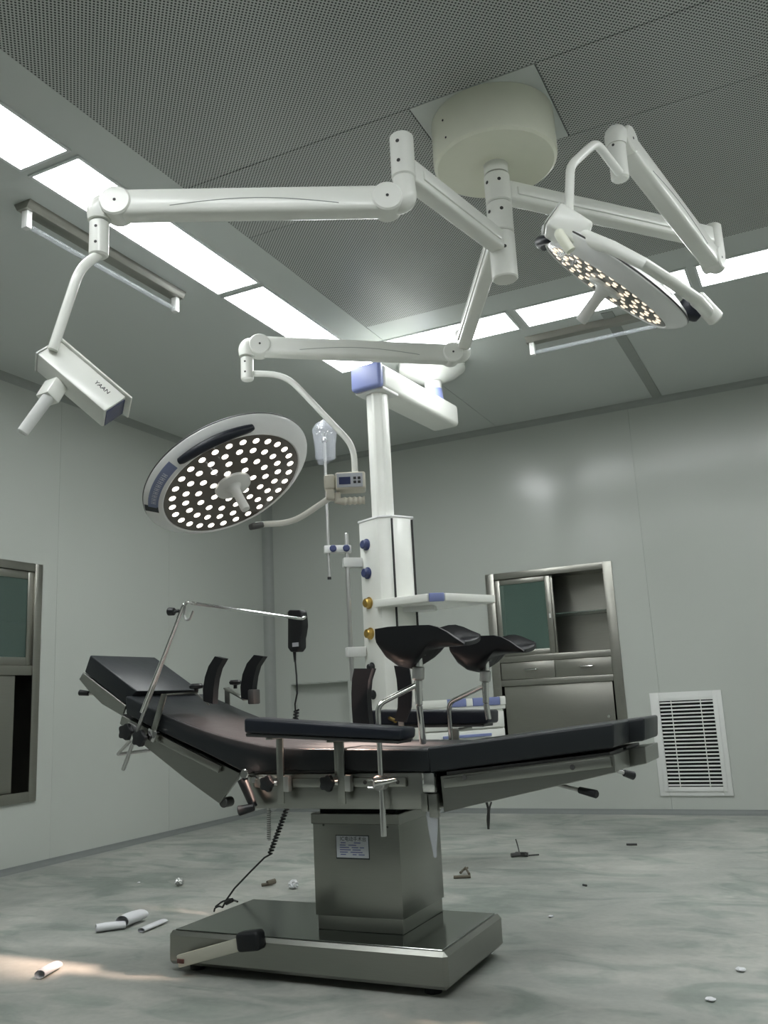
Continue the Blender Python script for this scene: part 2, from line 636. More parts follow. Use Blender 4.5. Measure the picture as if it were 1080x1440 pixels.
# ultraviolet tube battens
def batten(label, p0, p1):
    p0, p1 = V(p0), V(p1)
    d = (p1 - p0).normalized()
    s = V((-d.y, d.x, 0))
    t = thing('ultraviolet_lamp', label, 'lamp', (p0 + p1) / 2, 'switched-off tube lamps on the ceiling')
    bm = nb()
    prof = [(-.05, 0), (.05, 0), (.03, -.035), (-.03, -.035)]
    prism(bm, [p0 + s * a + V((0, 0, b)) for a, b in prof], p1 - p0, .002)
    obj('housing', bm, 'steelD', t)
    for p, k in ((p0 + d * .03, 1), (p1 - d * .03, -1)):
        bm = nb()
        obox(bm, p + V((0, 0, -.03)), p + V((0, 0, -.115)), .03, .035, .004, up=d)
        obj('lamp_holder', bm, 'pwhite', t)
    bm = nb()
    cyl(bm, p0 + d * .035 + V((0, 0, -.098)), p1 - d * .035 + V((0, 0, -.098)), .0125, bev=.003)
    obj('tube', bm, 'tube', t)


batten('dark tube lamp batten on the ceiling beside the left row of light panels', (-2.86, 2.49, ZC), (-2.86, 3.55, ZC))
batten('dark tube lamp batten on the ceiling behind the smaller lamp head', (-1.42, 5.20, ZC), (-.38, 5.20, ZC))


# ================================================================== BUILT-IN CABINETS
def cab_boxes(bm, lst, T):
    for lo, hi in lst:
        box(bm, lo, hi, T=T)


# back cabinet, local frame: x along wall, y into the wall, z up
W, H0, H1 = CABX1 - CABX0, CABZ0, CABZ1
cb = thing('instrument_cabinet', 'stainless steel cabinet set into the back wall with two drawers and open glass shelf', 'cabinet',
           ((CABX0 + CABX1) / 2, YB, CABZ0))
x0, x1 = CABX0 + .003, CABX1 - .003
zA, zB, zC_, zD = 1.185, 1.16, 1.005, 0.975      # upper sill top/bottom, lower rail top/bottom
bm = nb()
D = .36
for lo, hi in [((x0, YB + .0, H0 + .003), (x0 + .012, YB + D, H1 - .003)), ((x1 - .012, YB, H0 + .003), (x1, YB + D, H1 - .003)),
               ((x0 + .012, YB, H1 - .015), (x1 - .012, YB + D, H1 - .003)), ((x0 + .012, YB, H0 + .003), (x1 - .012, YB + D, H0 + .015)),
               ((x0 + .012, YB + D - .01, H0 + .015), (x1 - .012, YB + D, H1 - .015)),
               ((x0 + .012, YB + .04, zB), (x1 - .012, YB + D - .01, zA)), ((x0 + .012, YB + .04, zD), (x1 - .012, YB + D - .01, zC_))]:
    box(bm, lo, hi)
obj('body', bm, 'steelD', cb)
bm = nb()
fw = .052
for lo, hi in [((x0 - .02, YB - .014, H0 - .017), (x0 + fw, YB - .001, H1 + .017)), ((x1 - fw, YB - .014, H0 - .017), (x1 + .02, YB - .001, H1 + .017)),
               ((x0 + fw, YB - .014, H1 - .035), (x1 - fw, YB - .001, H1 + .017)), ((x0 + fw, YB - .014, H0 - .017), (x1 - fw, YB - .001, H0 + .05)),
               ((x0 + fw, YB - .012, zB - .012), (x1 - fw, YB + .04, zA + .012)), ((x0 + fw, YB - .012, zD - .012), (x1 - fw, YB + .04, zC_ + .006))]:
    box(bm, lo, hi, .002)
obj('face_frame', bm, 'steelD', cb)
# sliding glass doors of the upper part, both pushed to the left
xm = (x0 + x1) / 2
for k, (yy, a, b) in enumerate([(YB + .004, x0 + fw - .005, xm + .015), (YB + .022, x0 + fw + .02, xm + .03)]):
    bm = nb()
    for lo, hi in [((a, yy, zA + .014), (a + .045, yy + .014, H1 - .037)), ((b - .045, yy, zA + .014), (b, yy + .014, H1 - .037)),
                   ((a + .045, yy, zA + .014), (b - .045, yy + .014, zA + .055)), ((a + .045, yy, H1 - .08), (b - .045, yy + .014, H1 - .037))]:
        box(bm, lo, hi, .0015)
    d = obj('sliding_door', bm, 'steelD', cb)
    bm = nb()
    box(bm, (a + .045, yy + .005, zA + .055), (b - .045, yy + .009, H1 - .08))
    obj('pane', bm, 'glass', d)
    if k == 0:
        bm = nb()
        box(bm, (b - .028, yy - .004, 1.475), (b - .014, yy - .0002, 1.51), .001)
        obj('finger_pull', bm, 'pwhite', d)
bm = nb()
box(bm, (x0 + .014, YB + .05, 1.503), (x1 - .014, YB + D - .012, 1.511))
obj('glass_shelf', bm, 'glass', cb, label='clear glass shelf')
bm = nb()
for k in range(16):
    z = zA + .05 + k * .037
    box(bm, (x1 - .0135, YB + .20, z), (x1 - .0125, YB + .222, z + .011))
obj('shelf_slots', bm, 'dark', cb)['kind'] = 'stuff'
for a, b in ((x0 + fw + .003, xm - .002), (xm + .002, x1 - fw - .003)):
    bm = nb()
    box(bm, (a, YB - .004, zC_ + .009), (b, YB + .30, zB - .015), .002)
    d = obj('drawer', bm, 'steelD', cb)
    bm = nb()
    xc = (a + b) / 2 + .03
    tube(bm, [(xc - .05, YB - .004, 1.088), (xc - .05, YB - .028, 1.085), (xc + .05, YB - .028, 1.085), (xc + .05, YB - .004, 1.088)], .007, 8, .012)
    obj('handle', bm, 'chrome', d)
for a, b, yy in ((x0 + fw - .004, x1 - fw - .016, YB + .006),):
    bm = nb()
    box(bm, (a + .02, yy, H0 + .052), (b, yy + .014, zD - .014), .002)
    d = obj('sliding_door', bm, 'steelD', cb)
    bm = nb()
    lathe(bm, zfr((b - .05, yy - .0002, .70), (0, -1, 0)), [(0, 0.002), (.012, .002), (.014, 0.0)], 12)
    obj('finger_pull', bm, 'chrome', d)

# left cabinet
cl = thing('instrument_cabinet', 'steel cabinet set into the left wall with sliding glass above and a half-open lower door', 'cabinet',
           (XL, (LCY0 + LCY1) / 2, LCZ0))
ya, yb = LCY0 + .003, LCY1 - .003
zr = 1.20
bm = nb()
for lo, hi in [((XL - .36, ya, LCZ0 + .003), (XL, ya + .012, LCZ1 - .003)), ((XL - .36, yb - .012, LCZ0 + .003), (XL, yb, LCZ1 - .003)),
               ((XL - .36, ya + .012, LCZ1 - .015), (XL, yb - .012, LCZ1 - .003)), ((XL - .36, ya + .012, LCZ0 + .003), (XL, yb - .012, LCZ0 + .015)),
               ((XL - .36, ya + .012, LCZ0 + .015), (XL - .35, yb - .012, LCZ1 - .015)), ((XL - .35, ya + .012, zr - .01), (XL - .04, yb - .012, zr + .01))]:
    box(bm, lo, hi)
obj('body', bm, 'steelD', cl)
bm = nb()
for lo, hi in [((XL + .001, ya - .02, LCZ0 - .017), (XL + .016, ya + .045, LCZ1 + .017)), ((XL + .001, yb - .04, LCZ0 - .017), (XL + .016, yb + .02, LCZ1 + .017)),
               ((XL + .001, ya + .045, LCZ1 - .035), (XL + .016, yb - .04, LCZ1 + .017)), ((XL + .001, ya + .045, LCZ0 - .017), (XL + .016, yb - .04, LCZ0 + .045)),
               ((XL - .04, ya + .045, zr - .03), (XL + .012, yb - .04, zr + .03))]:
    box(bm, lo, hi, .002)
obj('face_frame', bm, 'steelD', cl)
for xx, a, b in ((XL - .012, (ya + yb) / 2 - .02, yb - .035), (XL - .03, ya + .04, (ya + yb) / 2 + .03)):
    bm = nb()
    z0, z1 = zr + .032, LCZ1 - .037
    for lo, hi in [((xx, a, z0), (xx + .014, a + .05, z1)), ((xx, b - .05, z0), (xx + .014, b, z1)),
                   ((xx, a + .05, z0), (xx + .014, b - .05, z0 + .05)), ((xx, a + .05, z1 - .05), (xx + .014, b - .05, z1))]:
        box(bm, lo, hi, .0015)
    d = obj('sliding_door', bm, 'steelD', cl)
    bm = nb()
    box(bm, (xx + .005, a + .05, z0 + .05), (xx + .009, b - .05, z1 - .05))
    obj('pane', bm, 'glassd', d)
bm = nb()
box(bm, (XL - .34, ya + .015, 1.50), (XL - .05, yb - .015, 1.508))
obj('glass_shelf', bm, 'glass', cl)
for xx, a, b in ((XL - .016, ya + .2, yb - .16), (XL - .034, ya + .04, yb - .33)):
    bm = nb()
    box(bm, (xx, a, LCZ0 + .047), (xx + .014, b, zr - .032), .002)
    obj('sliding_door', bm, 'steelD', cl)

# ================================================================== RETURN-AIR GRILLE
vx0, vx1, vz0, vz1 = -1.197, -.696, .128, .857
vt = thing('return_air_grille', 'white louvred air grille low on the back wall', 'grille', ((vx0 + vx1) / 2, YB, vz0))
bm = nb()
ix0, ix1, iz0, iz1 = -1.133, -.758, .19, .795
for lo, hi in [((vx0, YB - .012, vz0), (ix0, YB - .0005, vz1)), ((ix1, YB - .012, vz0), (vx1, YB - .0005, vz1)),
               ((ix0, YB - .012, iz1), (ix1, YB - .0005, vz1)), ((ix0, YB - .012, vz0), (ix1, YB - .0005, iz0))]:
    box(bm, lo, hi, .002)
obj('frame', bm, 'pwhite', vt)
bm = nb()
for lo, hi in [((ix0 - .03, YB - .02, iz0 - .03), (ix0, YB - .0125, iz1 + .03)), ((ix1, YB - .02, iz0 - .03), (ix1 + .03, YB - .0125, iz1 + .03)),
               ((ix0, YB - .02, iz1), (ix1, YB - .0125, iz1 + .03)), ((ix0, YB - .02, iz0 - .03), (ix1, YB - .0125, iz0))]:
    box(bm, lo, hi, .001)
obj('inner_frame', bm, 'pwhite', vt)
bm = nb()
box(bm, (ix0, YB - .003, iz0), (ix1, YB - .0006, iz1))
obj('backing', bm, 'dark', vt)  # no opening cut; black plate stands in for the shade behind the slats
N = 23
sl = None
for k in range(N):
    z = iz0 + (k + .5) * (iz1 - iz0) / N
    if sl is None:
        bm = nb()
        box(bm, (ix0 + .001, YB - .0155, z - .0055), (ix1 - .001, YB - .010, z + .0055), .001, 1)
        sl = obj('slat', bm, 'pwhite', vt)
        z00 = WL[sl.name]
    else:
        clone(sl, V((z00.x, z00.y, z)), vt)
for x in (ix0 + .085, ix0 + .29):
    bm = nb()
    box(bm, (x - .003, YB - .0185, iz0), (x + .003, YB - .0165, iz1))
    obj('stay_bar', bm, 'pwhite', vt)

# ================================================================== SURGICAL LIGHT (ceiling unit, three arms)
AX = V((-.885, 3.01, 0))
sg = thing('surgical_light', 'white ceiling surgical lamp with two LED heads and a camera on jointed arms', 'surgical light', (AX.x, AX.y, ZC))
Z = V((0, 0, 1))


def vz(p, z):
    return V((p[0], p[1], z))


bm = nb()
lathe(bm, Matrix.Translation((AX.x, AX.y, 0)), [(0, ZC - .004), (.238, ZC - .004), (.240, 2.93), (.236, 2.915), (.225, 2.908), (0, 2.908)], 64)
cano = obj('ceiling_canopy', bm, 'cream', sg)
for a, zz in ((-2.15, 3.03), (-2.1, 2.95)):
    p = vz(AX + V((cos(a), sin(a), 0)) * .2405, zz)
    bm = nb()
    cyl(bm, p - V((cos(a), sin(a), 0)) * .004, p + V((cos(a), sin(a), 0)) * .001, .004, seg=8)
    obj('screw', bm, 'hole', cano)
bm = nb()
cyl(bm, vz(AX, 2.909), vz(AX, 2.866), .047, seg=32)
obj('shaft_collar', bm, 'white', sg)
joints = [(2.862, 2.742), (2.739, 2.618), (2.615, 2.428)]
for i, (a, b) in enumerate(joints):
    bm = nb()
    cyl(bm, vz(AX, b), vz(AX, a), .0495, seg=32, bev=.005)
    j = obj('swivel_joint', bm, 'white', sg)
    for ang in (-2.15, -1.1):
        p = vz(AX + V((cos(ang), sin(ang), 0)) * .0495, (a + b) / 2 + .02)
        bm = nb()
        cyl(bm, p - V((cos(ang), sin(ang), 0)) * .003, p + V((cos(ang), sin(ang), 0)) * .0008, .007, seg=10)
        obj('screw', bm, 'hole', j)


def ext_arm(p0, p1, h=.082, wd=.062):
    d = (p1 - p0).normalized()
    bm = nb()
    obox(bm, p0 + d * .035, p1 - d * .02, h, wd, .012, 3)
    # raised rib along both sides, as on the pressed arm
    s = Z.cross(d)
    for k in (-1, 1):
        obox(bm, p0 + d * .07 + s * k * wd * .5, p1 - d * .07 + s * k * wd * .5, h * .42, .012, .005, 2)
    return obj('extension_arm', bm, 'white', sg)


def post(p, z0, z1, r):
    bm = nb()
    cyl(bm, vz(p, z0), vz(p, z1), r, seg=28, bev=.006)
    o = obj('joint_post', bm, 'white', sg)
    d = (CP - V(p))
    d.z = 0
    d.normalize()
    d = Matrix.Rotation(-.35, 3, 'Z') @ d
    for f in (.3, .75):
        q = vz(p, z0 + (z1 - z0) * f) + d * r
        bm = nb()
        cyl(bm, q - d * .003, q + d * .0008, r * .16, seg=10)
        obj('screw', bm, 'hole', o)
    return o


def spring_arm(J1, J2, h=.088, wd=.072, up1=.0, dn2=.0, k=.058):
    """J1, J2: points on the vertical post axes at arm height"""
    d = (J2 - J1).normalized()
    s = Z.cross(d).normalized()
    K1, K2 = J1 + d * k, J2 - d * k
    bm = nb()
    obox(bm, K1, K2, h, wd, .016, 3)
    a = obj('spring_arm', bm, 'white', sg)
    for K in (K1, K2):
        bm = nb()
        cyl(bm, K - s * (wd / 2 + .006), K + s * (wd / 2 + .006), h * .56, seg=32, bev=.005)
        kn = obj('knuckle', bm, 'white', sg)
        for q in (-1, 1):
            bm = nb()
            cyl(bm, K + s * q * (wd / 2 + .0055), K + s * q * (wd / 2 + .0072), .005, seg=10)
            obj('screw', bm, 'hole', kn)
    for K, J, e in ((K1, J1, up1), (K2, J2, dn2)):
        bm = nb()
        pts = smooth_path([K, J + (J - K).normalized() * .0, J + Z * e], .045, 8)
        tube(bm, pts, [h * .47] + [h * .44] * (len(pts) - 2) + [h * .40], 20)
        obj('elbow', bm, 'white', sg)
    # faint moulded line along both flanks
    for q in (-1, 1):
        bm = nb()
        pts = []
        for t in range(13):
            f = .18 + .62 * t / 12
            pts.append(K1 + (K2 - K1) * f + s * q * (wd / 2 + .0003) + Z * (-.02 + .022 * sin(pi * t / 12)))
        tube(bm, pts, .0014, 5)
        obj('moulded_line', bm, 'trim', a)
    return a


# arm carrying the camera
zA1 = 2.57
Aend = PZ(567, 238, zA1)
ext_arm(vz(AX, zA1), Aend)
post(Aend, ZAT(Aend, 252), ZAT(Aend, 192), .039)
zB1 = ZAT(Aend, 284)
JB1 = vz(Aend, zB1)
JB2 = PZ(140, 291, zB1 + .02)
spring_arm(JB1, JB2, up1=ZAT(Aend, 252) - zB1, dn2=-.05)
post(JB2, ZAT(JB2, 361), ZAT(JB2, 312), .030)
# arm carrying the large head
zE = 2.56
Eend = PZ(650, 485, zE)
ext_arm(vz(AX, zE + .10), vz(Eend, zE + .10) if False else vz(Eend, zE))
post(Eend, zE - .055, zE + .07, .036)
JF1 = vz(Eend, ZAT(Eend, 497) - .01)
JF2 = U(347, 487, 4.10)
spring_arm(JF1, JF2, dn2=-.05, up1=.05)
post(JF2, ZAT(JF2, 535), ZAT(JF2, 503), .029)
# arm carrying the small head
zC2 = 2.80
Cend = PZ(1003, 335, zC2)
ext_arm(vz(AX, zC2), Cend)
post(Cend, 2.70, 2.858, .039)
JD1 = vz(Cend, 2.665)
JD2 = vz(U(868, 215, 3.10), 2.805)
spring_arm(JD1, JD2, up1=.05, dn2=-.05)
post(JD2, ZAT(JD2, 253), ZAT(JD2, 195), .031)


def frame_from_screen(c, sx, sy, ang):
    """unit normal leaning ang from the line of sight towards picture direction (sx, sy up)"""
    vd = (c - CP).normalized()
    s = CR * sx + CU * sy
    s = (s - vd * s.dot(vd)).normalized()
    a = radians(ang)
    n = s * sin(a) - vd * cos(a)
    e2 = s * cos(a) + vd * sin(a)
    e1 = e2.cross(n)
    return n, e1, e2


def lamp_head(c, n, e1, e2, R, k, label, ledm, spot, spot_deg, grip, lab_arc):
    """dish-shaped LED head: plate radius R at c, facing n; k scales thickness"""
    T = Matrix.Identity(4)
    for i in range(3):
        T[i][0], T[i][1], T[i][2], T[i][3] = e1[i], e2[i], n[i], c[i]
    bm = nb()
    prof = [(0, -.115), (.45, -.113), (.80, -.104), (1.04, -.090), (1.17, -.076), (1.225, -.062), (1.235, -.052), (1.215, -.040),
            (1.15, -.022), (1.06, -.004), (1.03, 0), (1.015, -.002), (1.01, -.008)]
    lathe(bm, T, [(r * R, z * k) for r, z in prof], 96)
    hd = obj('lamp_head', bm, 'ring', sg, 25, label=label)
    bm = nb()
    lathe(bm, T, [(1.15 * R, -.070 * k), (1.234 * R, -.063 * k), (1.239 * R, -.060 * k), (1.234 * R, -.057 * k), (1.2 * R, -.06 * k)], 96)
    obj('rim_band', bm, 'gun', hd)
    bm = nb()
    lathe(bm, T, [(0, -.004), (1.008 * R, -.004), (1.008 * R, -.008)], 64)
    obj('lens_plate', bm, 'ledplate', hd)
    # leds
    first = None
    rot = T.to_euler()
    rl = .0145 * (R / .30) ** 1.8
    for cnt, rr, ph in ((28, .89, .0), (21, .70, .1), (14, .507, .05), (7, .31, .2)):
        for i in range(cnt):
            a = 2 * pi * i / cnt + ph
            p = T @ V((rr * R * cos(a), rr * R * sin(a), -.0025))
            if first is None:
                bm = nb()
                lathe(bm, Matrix.Identity(4), [(0, .0022), (rl * .6, .0018), (rl, .0), (rl, -.001)], 14)
                first = obj('led_lens', bm, ledm, hd)
                first.location = p - WL[hd.name]
                first.rotation_euler = rot
                WL[first.name] = p
            else:
                clone(first, p, hd, rot)
    # centre disc and sterile handle
    bm = nb()
    lathe(bm, T, [(0, .010), (.24 * R, .010), (.262 * R, .006), (.27 * R, -.003), (0, -.003)], 40)
    obj('centre_disc', bm, 'pwhite', hd)
    bm = nb()
    L = .135
    lathe(bm, T, [(.034, .010), (.026, .016), (.021, .028), (.0185, .05), (.0195, L - .01), (.018, L - .002), (.014, L), (0, L)], 28)
    obj('sterile_handle', bm, 'pwhite', hd)
    # dark grip on the rim
    bm = nb()
    pts, rs = [], []
    for i in range(25):
        t = i / 24
        a = grip[0] + (grip[1] - grip[0]) * t
        lift = .012 * sin(pi * t) ** .5 if 0 < t < 1 else 0
        pts.append(T @ V((1.135 * R * cos(a), 1.135 * R * sin(a), (-.012 + lift) * k)))
        rs.append(.0215 * (R / .3) * (.62 + .38 * sin(pi * t) ** .5 if 0 < t < 1 else .62))
    tube(bm, pts, rs, 14)
    obj('grip', bm, 'navy', hd)
    if lab_arc:
        def pt(a, f, h):    # on the sloping ring between radii 1.07 and 1.20
            r = 1.045 + .15 * f
            z = -.002 - .02 * (r - 1.045) / .105 if r < 1.15 else -.022 - .018 * (r - 1.15) / .065
            return T @ V((r * R * cos(a), r * R * sin(a), z * k + h))

        def strip(a0, a1, f0, f1, h, m, nm):
            b = nb()
            S = 16
            g = [[b.verts.new(pt(a0 + (a1 - a0) * i / S, f, hh)) for i in range(S + 1)] for f, hh in ((f0, 0.0), (f0, h), (f1, h), (f1, 0.0))]
            for A, B in zip(g[:-1], g[1:]):
                for i in range(S):
                    b.faces.new((A[i], A[i + 1], B[i + 1], B[i]))
            return obj(nm, b, m, hd)
        strip(lab_arc[0], lab_arc[1], .25, .98, .003, 'bluelab', 'name_strip')
        a0, a1 = lab_arc
        sgn = 1 if a1 > a0 else -1
        strip(a0 - .10 * sgn, a0 + .02 * sgn, .25, 1.25, .0032, 'ink', 'emblem_patch')
        b = nb()
        for i in range(9):
            a = a0 + .12 * sgn + (a1 - a0 - .28 * sgn) * i / 8
            for j in range(2):
                aa = a + j * .028
                vs = [b.verts.new(pt(aa + q[0], q[1], .0036)) for q in ((0, .42), (.014, .42), (.014, .80), (0, .80))]
                b.faces.new(vs)
            vs = [b.verts.new(pt(a + q[0], q[1], .0036)) for q in ((0, .56), (.042, .56), (.042, .64), (0, .64))]
            b.faces.new(vs)
        obj('name_lettering', b, 'ltxt', hd)
    # the head's own light
    ld = bpy.data.lights.new('lamp_beam', 'SPOT')
    ld.energy = spot
    ld.color = (1.0, 0.70, 0.57)
    ld.spot_size = radians(spot_deg)
    ld.spot_blend = 0.7
    ld.shadow_soft_size = R * .3
    lo = bpy.data.objects.new('lamp_beam', ld)
    COL.objects.link(lo)
    q = n.to_track_quat('Z', 'Y')
    lo.rotation_euler = (-n).to_track_quat('Z', 'Y').to_euler()
    p = c + n * .15
    lo.parent = hd
    lo.location = p - WL[hd.name]
    WL[lo.name] = p
    return hd


# large head
h1 = U(327.7, 682.8, 3.75)
n1, a1, b1 = frame_from_screen(h1, .473, -.881, 57)
lamp_head(h1, n1, a1, b1, .300, 1.0, 'large round lamp head with rings of lit white LEDs', 'led', SPOT_W[0], 22,
          (radians(180 - 246), radians(180 - 301)), (radians(180 - 197), radians(180 - 241)))
# its yoke and control box
bx = U(494, 679, 3.95)
bm = nb()
tube(bm, [U(348, 525, 4.09), U(402, 527, 4.05), U(497, 627, 3.97), U(499.5, 668, 3.95)], .0142, 14, .09)
obj('yoke_tube', bm, 'white', sg)
dxy = (bx - CP)
dxy.z = 0
dxy.normalize()
xr = V((dxy.y, -dxy.x, 0))
TB = fr(bx, xr)
s_ = 3.95 / FPX
bm = nb()
box(bm, (-22 * s_, -.05, -12.5 * s_), (20 * s_, .05, 12.5 * s_), .010, 3, TB)
cbx = obj('control_box', bm, 'beige', sg)
bm = nb()
box(bm, (-20 * s_, -.054, -10 * s_), (16 * s_, -.0505, 10 * s_), .001, 1, TB)
obj('control_panel', bm, 'label', cbx)
bm = nb()
box(bm, (-17 * s_, -.0555, -6 * s_), (-1 * s_, -.0542, 4.5 * s_), .0, 1, TB)
obj('display', bm, 'lcd', cbx)
for i in (0, 1):
    for j in (0, 1):
        bm = nb()
        box(bm, ((3 + i * 6) * s_, -.0565, (-5 + j * 5.6) * s_), ((7 + i * 6) * s_, -.0542, (-1.2 + j * 5.6) * s_), .001, 1, TB)
        obj('button', bm, 'black', cbx)
bm = nb()
box(bm, (-38 * s_, -.04, -10 * s_), (-22.5 * s_, .04, 11 * s_), .012, 3, TB)
box(bm, (-36 * s_, -.03, -24 * s_), (-24 * s_, .03, -8 * s_), .010, 3, TB)
obj('pivot_block', bm, 'beige', sg)
bm = nb()
pts = [TB @ V((-21 * s_, 0, -14 * s_)), TB @ V((-20 * s_, 0, -25 * s_)), TB @ V((-12 * s_, 0, -26 * s_))]
rs = [.018, .018, .017]
for i in range(19):
    pts.append(TB @ V(((-10 + 28 * i / 18) * s_, 0, -26 * s_)))
    rs.append(.0165 + .0022 * cos(i * pi / 2.2))
tube(bm, pts, rs, 16)
obj('grip_handle', bm, 'beige', sg)
bm = nb()
tube(bm, [TB @ V((-30 * s_, 0, -20 * s_)), U(412, 735, 4.03), U(360, 738, 4.08)], .0138, 14, .08)
obj('yoke_tube', bm, 'white', sg)
bm = nb()
obox(bm, U(369, 738, 4.07), U(352, 741, 4.03), .028, .04, .008, 3)
obj('head_pivot', bm, 'gun', sg)

# small head
h2 = U(851, 404, 2.93)
n2, a2, b2 = frame_from_screen(h2, -.58, -.81, 82.5)
lamp_head(h2, n2, a2, b2, .232, .85, 'smaller lamp head seen almost edge-on with warm lit LEDs', 'ledw', SPOT_W[1], 22,
          (radians(-28), radians(22)), None)
bm = nb()
tube(bm, [U(871, 243, 3.05), U(838, 200, 2.96), U(802, 233, 2.88), U(800, 300, 2.78)], .0150, 14, .035)
obj('yoke_tube', bm, 'white', sg)
d1 = (CR * .81 - CU * .586).normalized()          # long direction of the head in the picture
q1 = (CR * .586 + CU * .81).normalized()
c2 = U(797, 322, 2.76)
TB2 = fr(c2, d1 - CF * .15, z=q1)
s2 = 2.68 / FPX
bm = nb()
box(bm, (-27 * s2, -.045, -19 * s2), (30 * s2, .06, 22 * s2), .012, 3, TB2)
cb2 = obj('control_box', bm, 'white', sg)
bm = nb()
box(bm, (-29 * s2, -.042, -17 * s2), (-27.3 * s2, .055, 20 * s2), .003, 2, TB2)
obj('end_cover', bm, 'pwhite', cb2)
for q in ((-.028, -11), (.03, 12)):
    bm = nb()
    p = TB2 @ V((-29 * s2, q[0], q[1] * s2))
    dd = TB2.to_3x3() @ V((-1, 0, 0))
    cyl(bm, p - dd * .002, p + dd * .001, .004, seg=8)
    obj('screw', bm, 'hole', cb2)
bm = nb()
tube(bm, [TB2 @ V((-2 * s2, -.03, -16 * s2)), TB2 @ V((0 * s2, -.055, -22 * s2)), TB2 @ V((28 * s2, -.06, -34 * s2))], .016, 14, .02)
obj('grip_handle', bm, 'cream', sg)
bm = nb()
tube(bm, [U(822, 335, 2.72), U(860, 348, 2.61), U(905, 371, 2.57), U(945, 397, 2.62), U(978, 420, 2.74), U(994, 438, 2.88)],
     [.026, .020, .018, .019, .020, .021], 16)
obj('yoke_arm', bm, 'white', sg)
bm = nb()
cyl(bm, U(978, 418, 2.91), U(1008, 450, 2.93), .028, seg=24, bev=.006)
obj('yoke_end', bm, 'white', sg)
bm = nb()
obox(bm, U(955, 432, 2.94), U(985, 440, 2.94), .06, .05, .012, 2)
obj('head_pivot', bm, 'navy', sg)

# camera
cp = U(116, 541, 2.66)
bm = nb()
tube(bm, [vz(JB2, ZAT(JB2, 358)), U(112, 378, 2.70), U(74, 492, 2.63)], .0150, 14, .06)
obj('camera_tube', bm, 'white', sg)
ad = (CR * .768 - CU * .640 - CF * .10).normalized()
pu = (CR * .640 + CU * .768).normalized()
ns = (pu * .62 - CF * .78).normalized()           # flank that shows the lettering
TC = fr(cp, ad, z=ns)                            # x long, z flank normal, y across
if (TC.to_3x3() @ V((0, 1, 0))).dot(pu) < 0:
    pass
sc_ = 2.66 / FPX
Lh = 66 * sc_
yv = TC.to_3x3() @ V((0, 1, 0))
sg_ = 1 if yv.dot(pu) > 0 else -1
bm = nb()
box(bm, (-Lh, -.045, -.040), (Lh * .93, .043, .040), .006, 2, TC)
hs = obj('camera_housing', bm, 'white', sg, label='white box camera housing')
bm = nb()
y0, y1 = (.0435, .0495) if sg_ > 0 else (-.0515, -.0455)
box(bm, (-Lh * 1.0, y0, -.048), (Lh * 1.05, y1, .049), .002, 2, TC)
obj('sun_shield', bm, 'white', hs)
bm = nb()
box(bm, (-Lh * 1.03, -.047, -.042), (-Lh * 1.0 - .0005, .045, .042), .004, 2, TC)
obj('rear_cover', bm, 'pwhite', hs)
bm = nb()
for zz in (-.022, .03):
    p = TC @ V((-Lh * 1.03, 0, zz))
    dd = TC.to_3x3() @ V((-1, 0, 0))
    cyl(bm, p - dd * .002, p + dd * .001, .007, seg=10)
obj('cable_gland', bm, 'hole', hs)
bm = nb()
box(bm, (Lh * .9305, -.038, -.034), (Lh * .95, .036, .034), .001, 1, TC)
obj('front_window', bm, 'lcd', hs)
tx = TC @ V((Lh * .45, .012 * sg_, .0402))
Rm = TC.to_3x3()
TX = Matrix.Identity(4)
xv, zv = Rm @ V((1, 0, 0)), Rm @ V((0, 0, 1))
yv2 = zv.cross(xv)
for i in range(3):
    TX[i][0], TX[i][1], TX[i][2], TX[i][3] = xv[i], yv2[i], zv[i], tx[i]
obj('lettering', text_bm('YAAN', .018, TX @ Matrix.Diagonal((1.15, 1, 1, 1))), 'ink', hs)
pb = U(78, 548, 2.60)
bm = nb()
obox(bm, U(80, 540, 2.64), U(66, 562, 2.60), .05, .055, .006)
obj('handle_bracket', bm, 'white', sg)
bm = nb()
cyl(bm, U(70, 556, 2.60), U(31, 609, 2.56), .018, .0165, seg=24, bev=.004)
obj('sterile_handle', bm, 'pwhite', sg)

# ================================================================== CEILING PENDANT
PV = V((-2.10, 5.25, 0))
pt_ = thing('ceiling_pendant', 'white and blue ceiling supply column with outlets, tray and drawers behind the table', 'supply column', (PV.x, PV.y, ZC))
bm = nb()
lathe(bm, Matrix.Translation((PV.x, PV.y, 0)), [(0, ZC - .002), (.225, ZC - .002), (.222, ZC - .05), (.17, ZC - .09), (.10, ZC - .118), (.072, ZC - .13), (0, ZC - .13)], 48)
obj('ceiling_canopy', bm, 'white', pt_)
bm = nb()
cyl(bm, vz(PV, ZC - .185), vz(PV, ZC - .13), .056, seg=32)
obj('collar', bm, 'pwhite', pt_)
bm = nb()
lathe(bm, Matrix.Translation((PV.x, PV.y, 0)), [(0, ZC - .185), (.058, ZC - .185), (.064, ZC - .25), (.075, 2.825), (0, 2.825)], 32)
obj('swivel_cone', bm, 'blue', pt_)
CX = V((-2.165, 4.51, 0))
da = (CX - PV).normalized()
pA, pB = vz(PV - da * .16, 2.752), vz(CX + da * .13, 2.752)
bm = nb()
obox(bm, pA, pB - da * .05, .15, .20, .028, 4)
obj('boom_arm', bm, 'white', pt_)
bm = nb()
obox(bm, pB - da * .0495, pB, .152, .203, .020, 3)
obj('end_cap', bm, 'blue', pt_)
sa = Z.cross(da)
bm = nb()
obox(bm, vz(CX, 2.676) - da * .09, vz(CX, 2.676) + da * .09, .016, .19, .003)
obj('flange', bm, 'pwhite', pt_)
bm = nb()
prof = []
